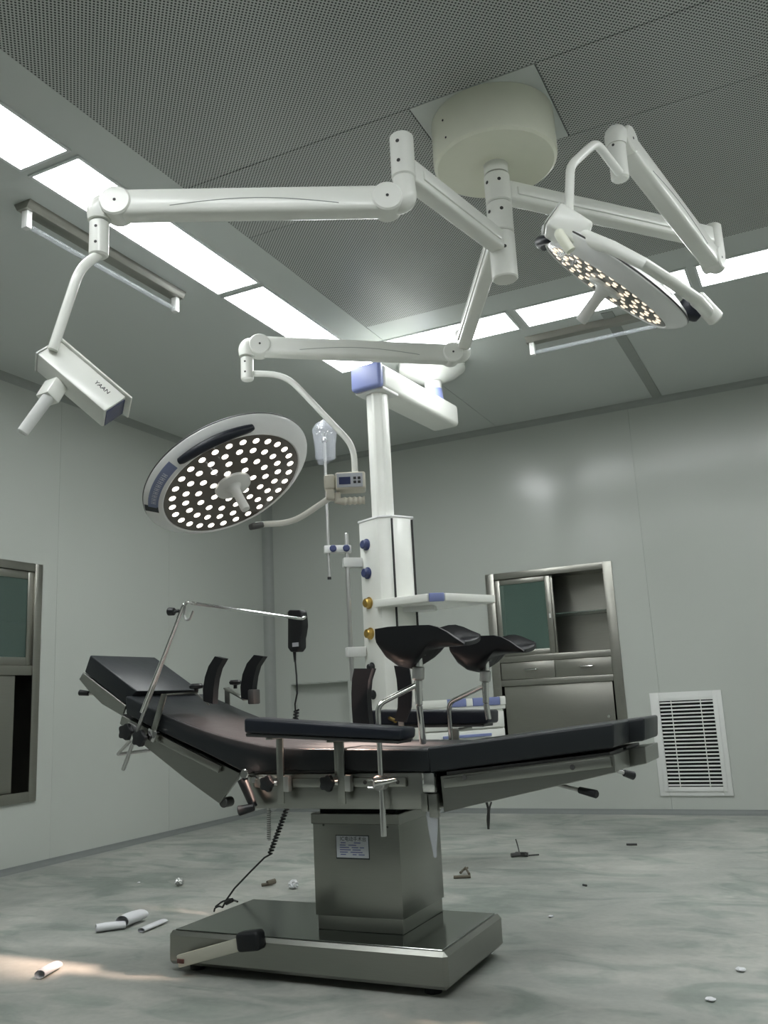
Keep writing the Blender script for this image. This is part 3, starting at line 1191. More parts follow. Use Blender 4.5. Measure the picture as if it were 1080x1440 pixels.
for k in range(32):
    a = 2 * pi * k / 32
    rr = .062 + .004 * (1 if k % 4 < 2 else 0)
    prof.append(vz(CX, 1.925) + da * rr * cos(a) + sa * rr * sin(a))
prism(bm, prof, (0, 0, .742))
obj('drop_tube', bm, 'white', pt_, 20)
zt = ZAT(CX, 729)
# service head: polygon in (picture-right, away) around the column
dv = vz(CX, 0) - V((0, 0, 0))
dv.normalize()
rv = V((dv.y, -dv.x, 0))
S0 = CX + rv * .012
poly = [(-.155, .05), (-.045, -.085), (.035, -.09), (.155, -.01), (.115, .15), (-.105, .16)]
P3 = [vz(S0 + rv * a + dv * b, .72) for a, b in poly]
bm = nb()
prism(bm, P3, (0, 0, zt - .72 - .012), .004, 2)
hd_ = obj('service_head', bm, 'white', pt_, 20)
bm = nb()
prism(bm, [vz(S0 + rv * a * 1.04 + dv * b * 1.05, zt - .0118) for a, b in poly], (0, 0, .012), .002)
obj('top_plate', bm, 'ring', pt_)
for a, b in (((.035, -.09), .0), ((.150, -.014), .0)):
    p = S0 + rv * a[0] + dv * (a[1] - .002)
    bm = nb()
    box(bm, (-.006, -.004, .73), (.006, .004, zt - .02), 0, 1, fr(vz(p, 0), rv))
    obj('corner_groove', bm, 'hole', hd_)
# outlets on the left face
fa = S0 + rv * poly[0][0] + dv * poly[0][1]
fb = S0 + rv * poly[1][0] + dv * poly[1][1]
fn = Z.cross(fb - fa).normalized()
if fn.dot(dv) > 0:
    fn = -fn
pc = fa + (fb - fa) * .36
for py, m in ((766, 'blueknob'), (806, 'blueknob'), (848, 'gold'), (891, 'gold'), (938, 'black'), (977, 'black')):
    p = vz(pc, ZAT(pc, py))
    bm = nb()
    lathe(bm, zfr(p - fn * .002, fn), [(0, 0), (.034, 0), (.034, .006), (.027, .010), (.025, .030), (.020, .034), (0, .034)] if m != 'black'
          else [(0, 0), (.026, 0), (.026, .006), (.019, .010), (.017, .028), (.013, .032), (0, .032)], 20)
    obj('gas_outlet', bm, m, hd_)
# tray on the right-hand front of the head
TRc = U(614, 839, 4.72)
trz = TRc.z
pL, pR = U(527, 849, 4.92), U(695, 846, 4.98)
cN, cL, cR = vz(TRc, 0), vz(pL, 0), vz(pR, 0)
cB = cL + cR - cN
bm = nb()
ins = lambda a, b, t: a + (b - a) * t
nA, nB = ins(cN, cL, .12), ins(cN, cR, .12)
polyT = [nB, cR, cB, cL, nA]
prism(bm, [vz(p, trz - .024) for p in polyT], (0, 0, .012), .002)
tr = obj('tray', bm, 'white', pt_)
ctr = (cL + cR) / 2
for a, b, m, nm in ((nA, cL, 'white', 'rim'), (nB, cR, 'white', 'rim'), (nA, nB, 'blue', 'corner_guard'), (cL, cB, 'white', 'rim'), (cR, cB, 'white', 'rim')):
    bm = nb()
    hh = .042 if m == 'white' else .046
    obox(bm, vz(a, trz), vz(b, trz), hh, .022 if m == 'white' else .03, .004)
    obj(nm, bm, m, tr)
bm = nb()
obox(bm, vz(ctr, trz - .035), vz(S0, trz - .035), .03, .10, .004)
obj('tray_bracket', bm, 'pwhite', pt_)
# drawer unit below
dc0, dc1 = U(592, 994, 4.75), U(711, 992, 5.0)
da2 = vz(dc1, 0) - vz(dc0, 0)
dn2 = Z.cross(da2).normalized()
if dn2.dot(dv) < 0:
    dn2 = -dn2
dwid = da2.length
TD = fr(vz(dc0, .62), da2, z=Z)
yy = 1 if (TD.to_3x3() @ V((0, 1, 0))).dot(dv) > 0 else -1


def dbox(name, lo, hi, m, parent, bev=.004):
    lo, hi = list(lo), list(hi)
    if yy < 0:
        lo[1], hi[1] = -hi[1], -lo[1]
    b = nb()
    box(b, lo, hi, bev, 2, TD)
    return obj(name, b, m, parent)


topz = dc0.z - .62
du = dbox('drawer_case', (0.012, 0.012, 0), (dwid - .012, .36, topz - .035), 'white', pt_)
dbox('case_top', (0, 0, topz - .0345), (dwid, .372, topz - .012), 'white', pt_)
for k in range(2):
    z0 = .012 + k * (topz - .05) / 2
    dr = dbox('drawer', (.02, -.006, z0), (dwid - .02, .0115, z0 + (topz - .05) / 2 - .008), 'white', pt_)
    dbox('pull', (.12, -.020, z0 + .05), (dwid - .12, -.0065, z0 + .065), 'blue', dr, .002)
for lo, hi, m in (((0, -.004, topz - .012), (dwid * .30, .016, topz + .03), 'white'), ((dwid * .302, -.006, topz - .012), (dwid * .52, .016, topz + .032), 'blue'),
                  ((dwid * .522, -.004, topz - .012), (dwid * .60, .016, topz + .03), 'white'), ((dwid * .602, -.006, topz - .012), (dwid * .93, .016, topz + .032), 'blue'),
                  ((dwid * .932, -.006, topz - .012), (dwid, .03, topz + .034), 'white'),
                  ((dwid - .02, .031, topz - .012), (dwid, .372, topz + .03), 'blue'), ((0, .017, topz - .012), (.02, .372, topz + .03), 'white')):
    dbox('rim', lo, hi, m, pt_, .003)
bm = nb()
obox(bm, TD @ V((.1, .36 * yy, topz - .1)), vz(S0, .62 + topz - .1), .06, .1, .004)
obj('unit_bracket', bm, 'pwhite', pt_)

# infusion pole on the left of the pendant
rp = V((PY(487, 760, 4.42).x, 4.42, 0))
ip = thing('infusion_pole', 'thin steel infusion pole with white clamps on the left of the supply column', 'pole', vz(rp, ZAT(rp, 958)))
bm = nb()
cyl(bm, vz(rp, ZAT(rp, 958)), vz(rp, ZAT(rp, 750)), .0125, seg=16, bev=.003)
obj('support_rod', bm, 'zinc', ip)
for py in (791, 917):
    z = ZAT(rp, py)
    bm = nb()
    q = vz(S0 + rv * (-.15) + dv * .045, z)
    obox(bm, vz(rp, z) - rv * .025, q, .055, .05, .006)
    obj('wall_clamp', bm, 'pwhite', ip)
up_ = V((PY(459, 700, 4.36).x, 4.36, 0))
z1, z2 = ZAT(up_, 812), ZAT(up_, 622)
bm = nb()
cyl(bm, vz(up_, z1), vz(up_, z2), .0095, seg=16, bev=.003)
obj('pole', bm, 'zinc', ip)
bm = nb()
cyl(bm, vz(up_, z1 - .012), vz(up_, z1 + .002), .011, seg=14)
obj('end_stop', bm, 'black', ip)
zc = ZAT(up_, 773)
bm = nb()
dd = (rp - up_).normalized()
obox(bm, vz(up_, zc) - dd * .025, vz(rp, zc) + dd * .025, .045, .036, .006)
obj('cross_clamp', bm, 'pwhite', ip)
for p in (up_ + dd * .03, rp + dd * .0):
    bm = nb()
    c = vz(p, zc) - dv * .018
    lathe(bm, zfr(c, -dv), [(0, 0), (.010, 0), (.010, .008), (.020, .012), (.020, .026), (.014, .03), (0, .03)], 14)
    obj('clamp_knob', bm, 'blueknob', ip)
bm = nb()
lathe(bm, Matrix.Translation(vz(up_, z2 - .0)), [(0, 0), (.016, 0), (.020, .008), (.018, .018), (.008, .03), (0, .03)], 16)
obj('hook_collar', bm, 'chrome', ip)
for k in range(4):
    a = k * pi / 2 + .4
    e = V((cos(a), sin(a), 0))
    bm = nb()
    tube(bm, [vz(up_, z2 + .028) + e * .004, vz(up_, z2 + .07) + e * .02, vz(up_, z2 + .05) + e * .045, vz(up_, z2 + .07) + e * .052], .003, 6, .012)
    obj('hook', bm, 'chrome', ip)
# plastic bag over the hooks
bm = nb()
zt_, zb_ = ZAT(up_, 591), ZAT(up_, 648)
rows = 9
rings = []
for i in range(rows):
    t = i / (rows - 1)
    z = zt_ + (zb_ - zt_) * t
    rx = .012 + .062 * min(1, t * 5) - .018 * t
    ry = .010 + .05 * min(1, t * 5) - .012 * t
    ring = []
    for k in range(24):
        a = 2 * pi * k / 24
        wv = 1 + .10 * sin(a * 3 + 2.0 * t) + .05 * sin(a * 7 - 3 * t)
        ring.append(bm.verts.new(vz(up_, z + .012 * sin(a * 2 + 1) * (1 if 0 < t else 0)) + rv * (rx * wv * cos(a) + .012 * t * 0) + dv * (ry * wv * sin(a))))
    rings.append(ring)
for A, B in zip(rings[:-1], rings[1:]):
    for k in range(24):
        bm.faces.new((A[k], A[(k + 1) % 24], B[(k + 1) % 24], B[k]))
bm.faces.new(rings[0])
tag(obj('plastic_bag', bm, 'film', None), 'clear plastic bag pulled over the top of the infusion pole', 'bag')

# ================================================================== OPERATING TABLE
YT0, YT1 = 2.725, 3.235
tb = thing('operating_table', 'stainless operating table with black mattress sections on a heavy steel base', 'operating table', (-1.69, 2.98, 0))
# base
BX0, BX1, BY0, BY1, BZ = -2.235, -1.16, 2.705, 3.235, .135
bm = nb()
box(bm, (BX0, BY0, .026), (BX1, BY1, BZ), .013, 1)
# rounded vertical corners at the right
base = obj('base_cover', bm, 'steel', tb)
bm = nb()
box(bm, (BX0 + .02, BY0 + .02, BZ + .0), (BX1 - .02, BY1 - .02, BZ + .003), .0015, 1)
obj('top_sheet', bm, 'steeltop', base)
for x in (BX0 + .08, BX1 - .08):
    for y in (BY0 + .07, BY1 - .07):
        bm = nb()
        cyl(bm, (x, y, 0), (x, y, .027), .028, seg=16)
        obj('foot', bm, 'rubber', base)
# pedal
bm = nb()
p0, p1 = PY(251, 1352, BY0 - .035), PY(352, 1324, BY0 - .035)
obox(bm, p0, p1, .042, .014, .004)
pd = obj('foot_pedal', bm, 'pedal', tb)
bm = nb()
obox(bm, PY(337, 1324, BY0 - .045), PY(369, 1321, BY0 - .045), .062, .055, .014, 3, up=(.55, 0, 1))
obj('pedal_pad', bm, 'rubber', pd)
bm = nb()
for px in ((255, 1351, .016), (325, 1337, .010)):
    p = PY(px[0], px[1], BY0 - .03)
    cyl(bm, p, V((p.x, BY0 - .0005, p.z)), px[2], seg=12)
obj('pedal_pivot', bm, 'gun', pd)
bm = nb()
p = PY(254, 1353, BY0 - .043)
obox(bm, p - V((.014, 0, -.003)), p + V((.014, 0, .003)), .014, .006, .001)
obj('end_plug', bm, 'orange', pd)
# column
KX0, KX1, KY0, KY1, KZ = -1.706, -1.368, 2.850, 3.205, .522
bm = nb()
box(bm, (KX0 + .006, KY0 + .006, BZ + .003), (KX1 - .006, KY1 - .006, .19), .002, 1)
box(bm, (KX0, KY0, .185), (KX1, KY1, KZ - .015), .003, 2)
col = obj('column_cover', bm, 'steel', tb)
bm = nb()
box(bm, (KX0 - .005, KY0 - .005, KZ - .035), (KX1 + .005, KY1 + .005, KZ), .002, 1)
obj('column_cap', bm, 'steel', col)
bm = nb()
box(bm, (KX0 + .02, KY0 + .02, KZ), (KX1 - .02, KY1 - .02, .552))
obj('lift_bellows', bm, 'dark', tb)
for px, py in ((455, 1160), (545, 1163)):
    p = PY(px, py, KY0 - .0005)
    bm = nb()
    cyl(bm, p, p - V((0, .0015, 0)), .004, seg=10)
    obj('screw', bm, 'gun', col)
# maker's plate
q0, q1 = PY(472, 1174, KY0 - .001), PY(520, 1209, KY0 - .001)
bm = nb()
box(bm, (q0.x, KY0 - .0015, q1.z), (q1.x, KY0 - .0002, q0.z))
lp = obj('name_plate', bm, 'ink', col)
bm = nb()
e = .0025
box(bm, (q0.x + e, KY0 - .0022, q1.z + e * 1.8), (q1.x - e, KY0 - .0016, q0.z - e))
obj('plate_face', bm, 'label', lp)
TXp = Matrix(((1, 0, 0, 0), (0, 0, -1, KY0 - .0026), (0, 1, 0, 0), (0, 0, 0, 1)))
pw, ph = q1.x - q0.x, q0.z - q1.z


def ptext(s, fx, fz, size, m):
    T = Matrix.Translation((q0.x + pw * fx, 0, q1.z + ph * fz)) @ TXp
    obj('lettering', text_bm(s, size, T, .0002), m, lp)


ptext('IC', .20, .84, .018, 'ink')
ptext('电动手术台', .60, .83, .017, 'ink')
bm = nb()
for i, row in enumerate([(.15, .30, .55, .75), (.12, .30, .38, .62), (.12, .40, .48, .68, .72, .85), (.12, .45, .5, .75), (.12, .36, .44, .8), (.14, .30, .5, .62, .68, .86)]):
    z = q1.z + ph * (.68 - i * .098)
    for a, b in zip(row[::2], row[1::2]):
        box(bm, (q0.x + pw * a, KY0 - .0025, z - .0016), (q0.x + pw * b, KY0 - .00225, z + .0016))
obj('printed_lines', bm, 'inkb', lp)


def poly_y(pts, y0, y1, m, name, parent, bev=.006, seg=2, label=None):
    bm = nb()
    prism(bm, [PY(a, b, y0) for a, b in pts], (0, y1 - y0, 0), bev, seg)
    return obj(name, bm, m, parent, label=label)


# seat slab
bm = nb()
box(bm, (-1.895, YT0 + .012, .551), (-1.172, YT1 - .012, .667), .004)
slab_ = obj('seat_frame', bm, 'steelH', tb)
bm = nb()
box(bm, (-1.87, YT0 + .03, .667), (-1.19, YT1 - .03, .682))
obj('seat_board', bm, 'gun', tb)
# side rails of the seat, each on two spacers
for ys, s in ((YT0 + .012, -1), (YT1 - .012, 1)):
    bm = nb()
    a, b = sorted((ys + s * .010, ys + s * .020))
    box(bm, (-1.86, a, .624), (-1.272, b, .654), .002)
    rl_ = obj('side_rail', bm, 'steelH', tb)
    bm = nb()
    for x in (-1.80, -1.33):
        a, b = sorted((ys - s * .002, ys + s * .0105))
        cyl(bm, (x, a, .639), (x, b, .639), .012, seg=12)
    obj('rail_spacer', bm, 'gun', rl_)
    bm = nb()
    for x in (-1.50, -1.42, -1.30):
        a, b = sorted((ys + s * .0195, ys + s * .0212))
        cyl(bm, (x, a, .639), (x, b, .639), .007, seg=10)
    obj('rail_screw', bm, 'gun', rl_)
# mattress of seat and back, one curved cushion
mt = poly_y([(176, 978), (230, 1004), (260, 1016.5), (286, 1026), (314, 1034.5), (341, 1041), (367, 1047), (395, 1050.5), (430, 1052.5), (520, 1053), (604, 1053.5),
             (605, 1086), (391, 1084), (360, 1087), (337, 1084), (286, 1058), (230, 1032), (176, 1004)], YT0, YT1, 'leather', 'body_cushion', tb, .009, 3,
            'curved black cushion of back and seat')
# back plate
bp_ = poly_y([(171, 1006), (337, 1087), (334, 1096), (308, 1130), (260, 1095), (204, 1050), (168, 1018)], YT0 + .02, YT0 + .032, 'steelH', 'back_frame', tb, .002, 1)
poly_y([(171, 1006), (337, 1087), (334, 1096), (308, 1130), (260, 1095), (204, 1050), (168, 1018)], YT1 - .032, YT1 - .02, 'steelH', 'back_frame', tb, .002, 1)
poly_y([(173, 1004), (337, 1086), (336, 1092), (171, 1011)], YT0 + .033, YT1 - .033, 'gun', 'back_board', tb, 0)
a_, b_ = PY(205, 1029, YT0 + .005), PY(309, 1082, YT0 + .005)
for ys in (YT0 + .006, YT1 - .006):
    bm = nb()
    obox(bm, (a_.x, ys, a_.z), (b_.x, ys, b_.z), .028, .010, .002)
    obj('side_rail', bm, 'steelH', tb)
bm = nb()
c = PY(318, 1128, YT0 + .05)
cyl(bm, c + V((0, -.02, 0)), c + V((0, .03, 0)), .018, seg=14, bev=.003)
obj('pivot_bolt', bm, 'gun', tb)
# head section
HY0, HY1 = YT0 + .040, YT0 + .435
poly_y([(126.5, 921), (193, 972), (175, 990), (118.5, 945)], HY0, HY1, 'leather', 'head_cushion', tb, .006, 3)
hp = [(117, 946), (177, 992), (172, 1007), (143, 990), (124, 971), (111, 955)]
poly_y(hp, HY0 + .004, HY0 + .014, 'steelH', 'head_frame', tb, .002, 1)
poly_y(hp, HY1 - .014, HY1 - .004, 'steelH', 'head_frame', tb, .002, 1)
poly_y([(117, 946), (177, 992), (175, 998), (114, 951)], HY0 + .0145, HY1 - .0145, 'gun', 'head_board', tb, 0)


def lever(px0, px1, y0, y1, r, gr, name='lever'):
    a, b = PY(px0[0], px0[1], y0), PY(px1[0], px1[1], y1)
    bm = nb()
    cyl(bm, a, b, r, seg=10)
    o = obj(name, bm, 'zinc', tb)
    d = b - a
    bm = nb()
    cyl(bm, b - d * gr, b + d.normalized() * .002, r * 1.7, r * 2.1, seg=14, bev=.003)
    obj('lever_grip', bm, 'black', o)


lever((134, 976), (112, 974), HY0 + .06, HY0 + .04, .006, .62)
# two leg sections
lx = [(YT0, YT0 + .238, (862, 1016), (862, 1052), 0), (YT0 + .252, YT1, None, None, .045)]
pTL, pBL = PY(600, 1051.5, YT0), PY(604, 1087, YT0)
pTR, pBR = PY(863, 1016.5, YT0), PY(863, 1052, YT0)
sl_ = (pTR - pTL) / (pTR.x - pTL.x)
for y0, y1, _, _, ex in lx:
    bm = nb()
    e = sl_ * ex
    prism(bm, [V((p.x, y0, p.z)) + V((d.x, 0, d.z)) for p, d in ((pTL, V((0, 0, 0))), (pTR, e), (pBR, e), (pBL, V((0, 0, 0))))], (0, y1 - y0, 0), .009, 3)
    obj('leg_cushion', bm, 'leather', tb)
    A, B, C2, D2 = PY(617, 1092, YT0), PY(863, 1061.5, YT0), PY(865, 1087, YT0), PY(622, 1143, YT0)
    bm = nb()
    prism(bm, [V((p.x, y0 + .012, p.z)) + V((d.x, 0, d.z)) for p, d in ((A, V((0, 0, 0))), (B, e), (C2, e), (D2, V((0, 0, 0))))], (0, y1 - y0 - .024, 0), .002, 1)
    lf = obj('leg_frame', bm, 'steelH', tb)
    # rail strip along the outer side
    ys = y0 + .004 if ex == 0 else y1 - .004
    bm = nb()
    obox(bm, V((A.x + .015, ys, A.z - .022)), V((B.x - .01, ys, B.z - .020)) + V((e.x, 0, e.z)), .030, .010, .002)
    rr_ = obj('side_rail', bm, 'steelH', lf)
    if ex == 0:
        bm = nb()
        for px in ((653, 1093), (805, 1079)):
            p = PY(px[0], px[1], ys - .0055)
            cyl(bm, p, p - V((0, .0015, 0)), .008, seg=12)
        obj('rail_screw', bm, 'gun', rr_)
    bm = nb()
    box(bm, (A.x + .02, y0 + .02, A.z - .0), (A.x + .55, y1 - .02, A.z + .0105), 0, 1,
        Matrix.Translation((A.x, 0, A.z)) @ Matrix.Rotation(-atan2(sl_.z, 1), 4, 'Y') @ Matrix.Translation((-A.x, 0, -A.z)))
    obj('leg_board', bm, 'gun', lf)
lever((775, 1101), (839, 1117), YT0 + .10, YT0 + .04, .006, .38)
lever((868, 1084), (891, 1091), YT0 + .06, YT0 + .10, .006, .62)
# hinge socket with film at the right end of the seat
bm = nb()
p = PY(606, 1092, YT0 - .005)
box(bm, (p.x - .03, YT0 - .012, .605), (p.x + .014, YT0 + .011, .668), .006, 2)
obj('hinge_socket', bm, 'chrome', tb)
bm = nb()
box(bm, (p.x - .036, YT0 - .018, .548), (p.x - .012, YT0 + .011, .604), .004, 2)
box(bm, (p.x - .011, YT0 - .014, .53), (p.x + .020, YT0 + .011, .603), .004, 2)
obj('hinge_leaf', bm, 'steelH', tb)
bm = nb()
rings = []
for i in range(9):
    t = i / 8
    pp = PY(607 + 5 * t, 1140 + 66 * t, YT0 - .004)
    rw = .014 * (1 - t) ** .8 + .005
    rings.append([bm.verts.new(pp + V((rw * cos(2 * pi * k / 12) * (1 + .15 * sin(5 * t + k)), rw * .5 * sin(2 * pi * k / 12), 0))) for k in range(12)])
for A, B in zip(rings[:-1], rings[1:]):
    for k in range(12):
        bm.faces.new((A[k], A[(k + 1) % 12], B[(k + 1) % 12], B[k]))
obj('protective_film', bm, 'film', tb)
# hook under the leg section
bm = nb()
tube(bm, [PY(684, 1128, YT0 + .1), PY(687, 1138, YT0 + .1), PY(685.5, 1152, YT0 + .1), PY(687, 1166, YT0 + .1)], .004, 8, .01)
tube(bm, [PY(691, 1128, YT0 + .1), PY(688, 1137, YT0 + .1), PY(688, 1152, YT0 + .1), PY(687, 1166, YT0 + .1)], .003, 8, .01)
obj('safety_hook', bm, 'gun', tb)
# hand crank
bm = nb()
c0 = PY(346, 1088, YT0 - .02)
cyl(bm, c0 + V((0, .03, 0)), c0 - V((0, .014, 0)), .017, seg=18, bev=.003)
cyl(bm, PY(357, 1097, YT0 - .01), PY(357, 1097, YT0 + .012), .010, seg=12)
ck = obj('crank_hub', bm, 'chrome', tb)
bm = nb()
tube(bm, [PY(341, 1096, YT0 - .02), PY(349, 1115, YT0 - .02), PY(357, 1135, YT0 - .02)], [.019, .017, .014], 14)
obj('crank_arm', bm, 'black', ck)
bm = nb()
cyl(bm, PY(358, 1135, YT0 - .025), PY(335, 1140.5, YT0 - .05), .013, .018, seg=16, bev=.003)
cg = obj('crank_grip', bm, 'black', ck)
# graduated rod below the seat
bm = nb()
cyl(bm, PY(377.5, 1135, YT0 + .06), PY(378.5, 1182, YT0 + .06), .006, seg=10)
gr_ = obj('graduated_rod', bm, 'zinc', tb)
bm = nb()
for k in range(14):
    p = PY(378, 1140 + k * 3, YT0 + .06)
    cyl(bm, p - V((0, 0, .001)), p + V((0, 0, .001)), .0072, seg=8)
obj('rod_teeth', bm, 'gun', gr_)


# ================================================================== TABLE ACCESSORIES
def star_knob(c, d, r, m='black', parent=None, name='star_knob', dep=.022):
    """lobed clamp knob facing d"""
    T = zfr(c, d)
    bm = nb()
    pts = []
    for k in range(40):
        a = 2 * pi * k / 40
        rr = r * (1 + .13 * cos(a * 5))
        pts.append(T @ V((rr * cos(a), rr * sin(a), 0)))
    prism(bm, pts, T.to_3x3() @ V((0, 0, dep)), .004, 2)
    cyl(bm, T @ V((0, 0, -.02)), T @ V((0, 0, .002)), r * .4, seg=12)
    return obj(name, bm, m, parent)


YR = YT0 + .012 - .020        # front face of the near seat rail
FY = V((0, -1, 0))

# near arm board
c = PY(455, 1020, 2.60)
ab = thing('arm_board', 'padded black arm board clamped along the near side of the table', 'arm board', (-1.5, 2.62, .64), 'arm boards on the operating table')
AY0, AY1 = 2.556, 2.672
bm = nb()
prism(bm, [PY(342, 1010, AY0), PY(564, 1024.5, AY0), PY(563, 1041, AY0), PY(342.5, 1031, AY0)], (0, AY1 - AY0, 0), .010, 3)
obj('pad', bm, 'navy', ab)
bm = nb()
prism(bm, [PY(345, 1031.5, AY0 + .01), PY(561, 1041.5, AY0 + .01), PY(560, 1046, AY0 + .01), PY(346, 1036, AY0 + .01)], (0, AY1 - AY0 - .02, 0), .001, 1)
obj('pad_plate', bm, 'gun', ab)
for px, top in ((396.5, 1037), (482, 1041)):
    p = PY(px, 1100, YR - .010)
    ztop = PY(px, top, 2.64).z
    bm = nb()
    box(bm, (p.x - .0135, YR - .022, .572), (p.x + .0135, YR - .014, ztop - .006), .002)
    box(bm, (p.x - .0135, 2.63, ztop - .006), (p.x + .0135, YR - .014, ztop + .001), .002)
    obj('support_strap', bm, 'steelH', ab)
    bm = nb()
    box(bm, (p.x + .0140, YR - .026, .612), (p.x + .036, YR - .002, .664), .003)
    box(bm, (p.x - .012, YR - .0135, .612), (p.x + .0135, YR - .002, .664), .002)
    obj('rail_clamp', bm, 'zinc', ab)
    bm = nb()
    cyl(bm, V((p.x - .045, YR - .03, .640)), V((p.x - .0140, YR - .018, .640)), .009, seg=12)
    obj('clamp_screw', bm, 'zinc', ab)
    star_knob(V((p.x - .048, YR - .012 - .006, .640)), FY, .026, 'black', ab)

# far arm board
ab2 = thing('arm_board', 'padded black arm board on the far side of the table below the leg rests', 'arm board', (-1.44, 3.34, .64), 'arm boards on the operating table')
BY_0, BY_1 = 3.30, 3.43
bm = nb()
prism(bm, [PY(520, 999, BY_0), PY(686, 999, BY_0), PY(686, 1018, BY_0), PY(520, 1020, BY_0)], (0, BY_1 - BY_0, 0), .010, 3)
obj('pad', bm, 'navy', ab2)
bm = nb()
prism(bm, [PY(523, 1020.3, BY_0 + .01), PY(680, 1018.3, BY_0 + .01), PY(680, 1022, BY_0 + .01), PY(523, 1024, BY_0 + .01)], (0, BY_1 - BY_0 - .02, 0), .001, 1)
obj('pad_plate', bm, 'gun', ab2)
for x in (-1.60, -1.30):
    bm = nb()
    box(bm, (x - .0135, YT1 + .012, .60), (x + .0135, YT1 + .02, .782), .002)
    box(bm, (x - .0135, YT1 + .021, .774), (x + .0135, 3.40, .783), .002)
    obj('support_strap', bm, 'steelH', ab2)
    bm = nb()
    box(bm, (x - .02, YT1 + .0085, .615), (x + .02, YT1 + .0115, .662), .001)
    obj('rail_clamp', bm, 'zinc', ab2)
bm = nb()
tube(bm, [PY(548, 1010, 3.30), PY(552, 1012, 3.27), PY(556, 1014, 3.24)], .008, 8)
obj('clamp_screw', bm, 'gold', ab2)


# curved pads: strip of constant width bent along a pixel outline in its own upright plane
def curved_pad(name, label, cat, grp, Y, left, right, wid, m, foot, base):
    t = thing(name, label, cat, base, grp)
    bm = nb()
    n = len(left)
    F_ = [[bm.verts.new(PY(a, b, Y)) for a, b in left], [bm.verts.new(PY(a, b, Y)) for a, b in right]]
    sh = V((foot, wid, 0))
    G_ = [[bm.verts.new(v.co + sh) for v in q] for q in F_]
    L0, R0, L1, R1 = F_[0], F_[1], G_[0], G_[1]
    for i in range(n - 1):
        bm.faces.new((L0[i], R0[i], R0[i + 1], L0[i + 1]))
        bm.faces.new((L1[i], L1[i + 1], R1[i + 1], R1[i]))
        bm.faces.new((L0[i], L0[i + 1], L1[i + 1], L1[i]))
        bm.faces.new((R0[i], R1[i], R1[i + 1], R0[i + 1]))
    bm.faces.new((L0[0], L1[0], R1[0], R0[0]))
    bm.faces.new((L0[-1], R0[-1], R1[-1], L1[-1]))
    es = [e for e in bm.edges if e.calc_face_angle(0) > .9]
    bmesh.ops.recalc_face_normals(bm, faces=bm.faces)
    bmesh.ops.bevel(bm, geom=es, offset=.005, segments=2, affect='EDGES')
    obj('pad', bm, m, t, 40)
    return t


shg = 'shoulder rests on the back section'
# near shoulder rest
t = curved_pad('shoulder_rest', 'curved black shoulder rest on the near strap, left of the pair', 'shoulder rest', shg, 2.90,
               [(302, 923), (293, 937), (288, 952), (285, 970), (286, 986)], [(314, 926), (306, 940), (302, 955), (300, 970), (299, 990)], .034, 'rubber', .0,
               PY(292, 990, 2.90))
kx = PY(240, 973, YT0 - .012)
bm = nb()
P0, P1, P2 = PY(217, 1026, YT0 - .016), PY(231, 977, YT0 - .016), PY(294, 990, 2.93)
P2a = PY(275, 974, 2.90)
obox(bm, P0, P1, .026, .006, .001, up=(1, 0, .4))
obox(bm, P1 + V((0, -.002, 0)), P2a, .006, .026, .001)
obox(bm, P2a, P2 + V((0, .0, -.004)), .006, .026, .001)
obj('strap', bm, 'steelH', t)
c = PY(276, 970, 2.90)
bm = nb()
lathe(bm, zfr(c - V((0, 0, .012)), (0, 0, 1)), [(0, 0), (.008, 0), (.008, .014), (.026, .018), (.028, .028), (.020, .036), (0, .036)], 18)
obj('knob', bm, 'black', t)
c = PY(214, 1034, YT0 - .024)
bm = nb()
obox(bm, c - V((.02, -.004, -.009)), c + V((.02, .004, -.009)), .042, .022, .004)
obj('rail_clamp', bm, 'chrome', t)
star_knob(PY(199, 1038, YT0 - .035), FY, .029, 'black', t)
# far shoulder rest
t = curved_pad('shoulder_rest', 'curved black shoulder rest on the far rail, right of the pair', 'shoulder rest', shg, 3.14,
               [(357, 921), (347, 933), (341, 948), (338, 966), (339, 982)], [(370, 923), (361, 937), (357, 951), (355, 966), (354, 985)], .034, 'rubber', .0,
               PY(345, 985, 3.14))
bm = nb()
P2 = PY(346, 984, 3.16)
P1 = PY(318, 968, 3.24)
obox(bm, P2, P1, .006, .026, .001)
obox(bm, P1 + V((.0, .008, .003)), V((P1.x + .01, YT1 + .004, P1.z - .14)), .006, .026, .001, up=(0, 1, 0))
obj('strap', bm, 'steelH', t)
c = PY(331, 965, 3.20)
bm = nb()
lathe(bm, zfr(c - V((0, 0, .010)), (0, 0, 1)), [(0, 0), (.008, 0), (.008, .014), (.024, .018), (.027, .028), (.020, .036), (0, .036)], 18)
obj('knob', bm, 'black', t)
bm = nb()
c = PY(357, 975, 3.15)
obox(bm, c - V((.016, 0, .014)), c + V((.016, 0, -.014)), .06, .05, .006)
obj('pad_bracket', bm, 'gun', t)

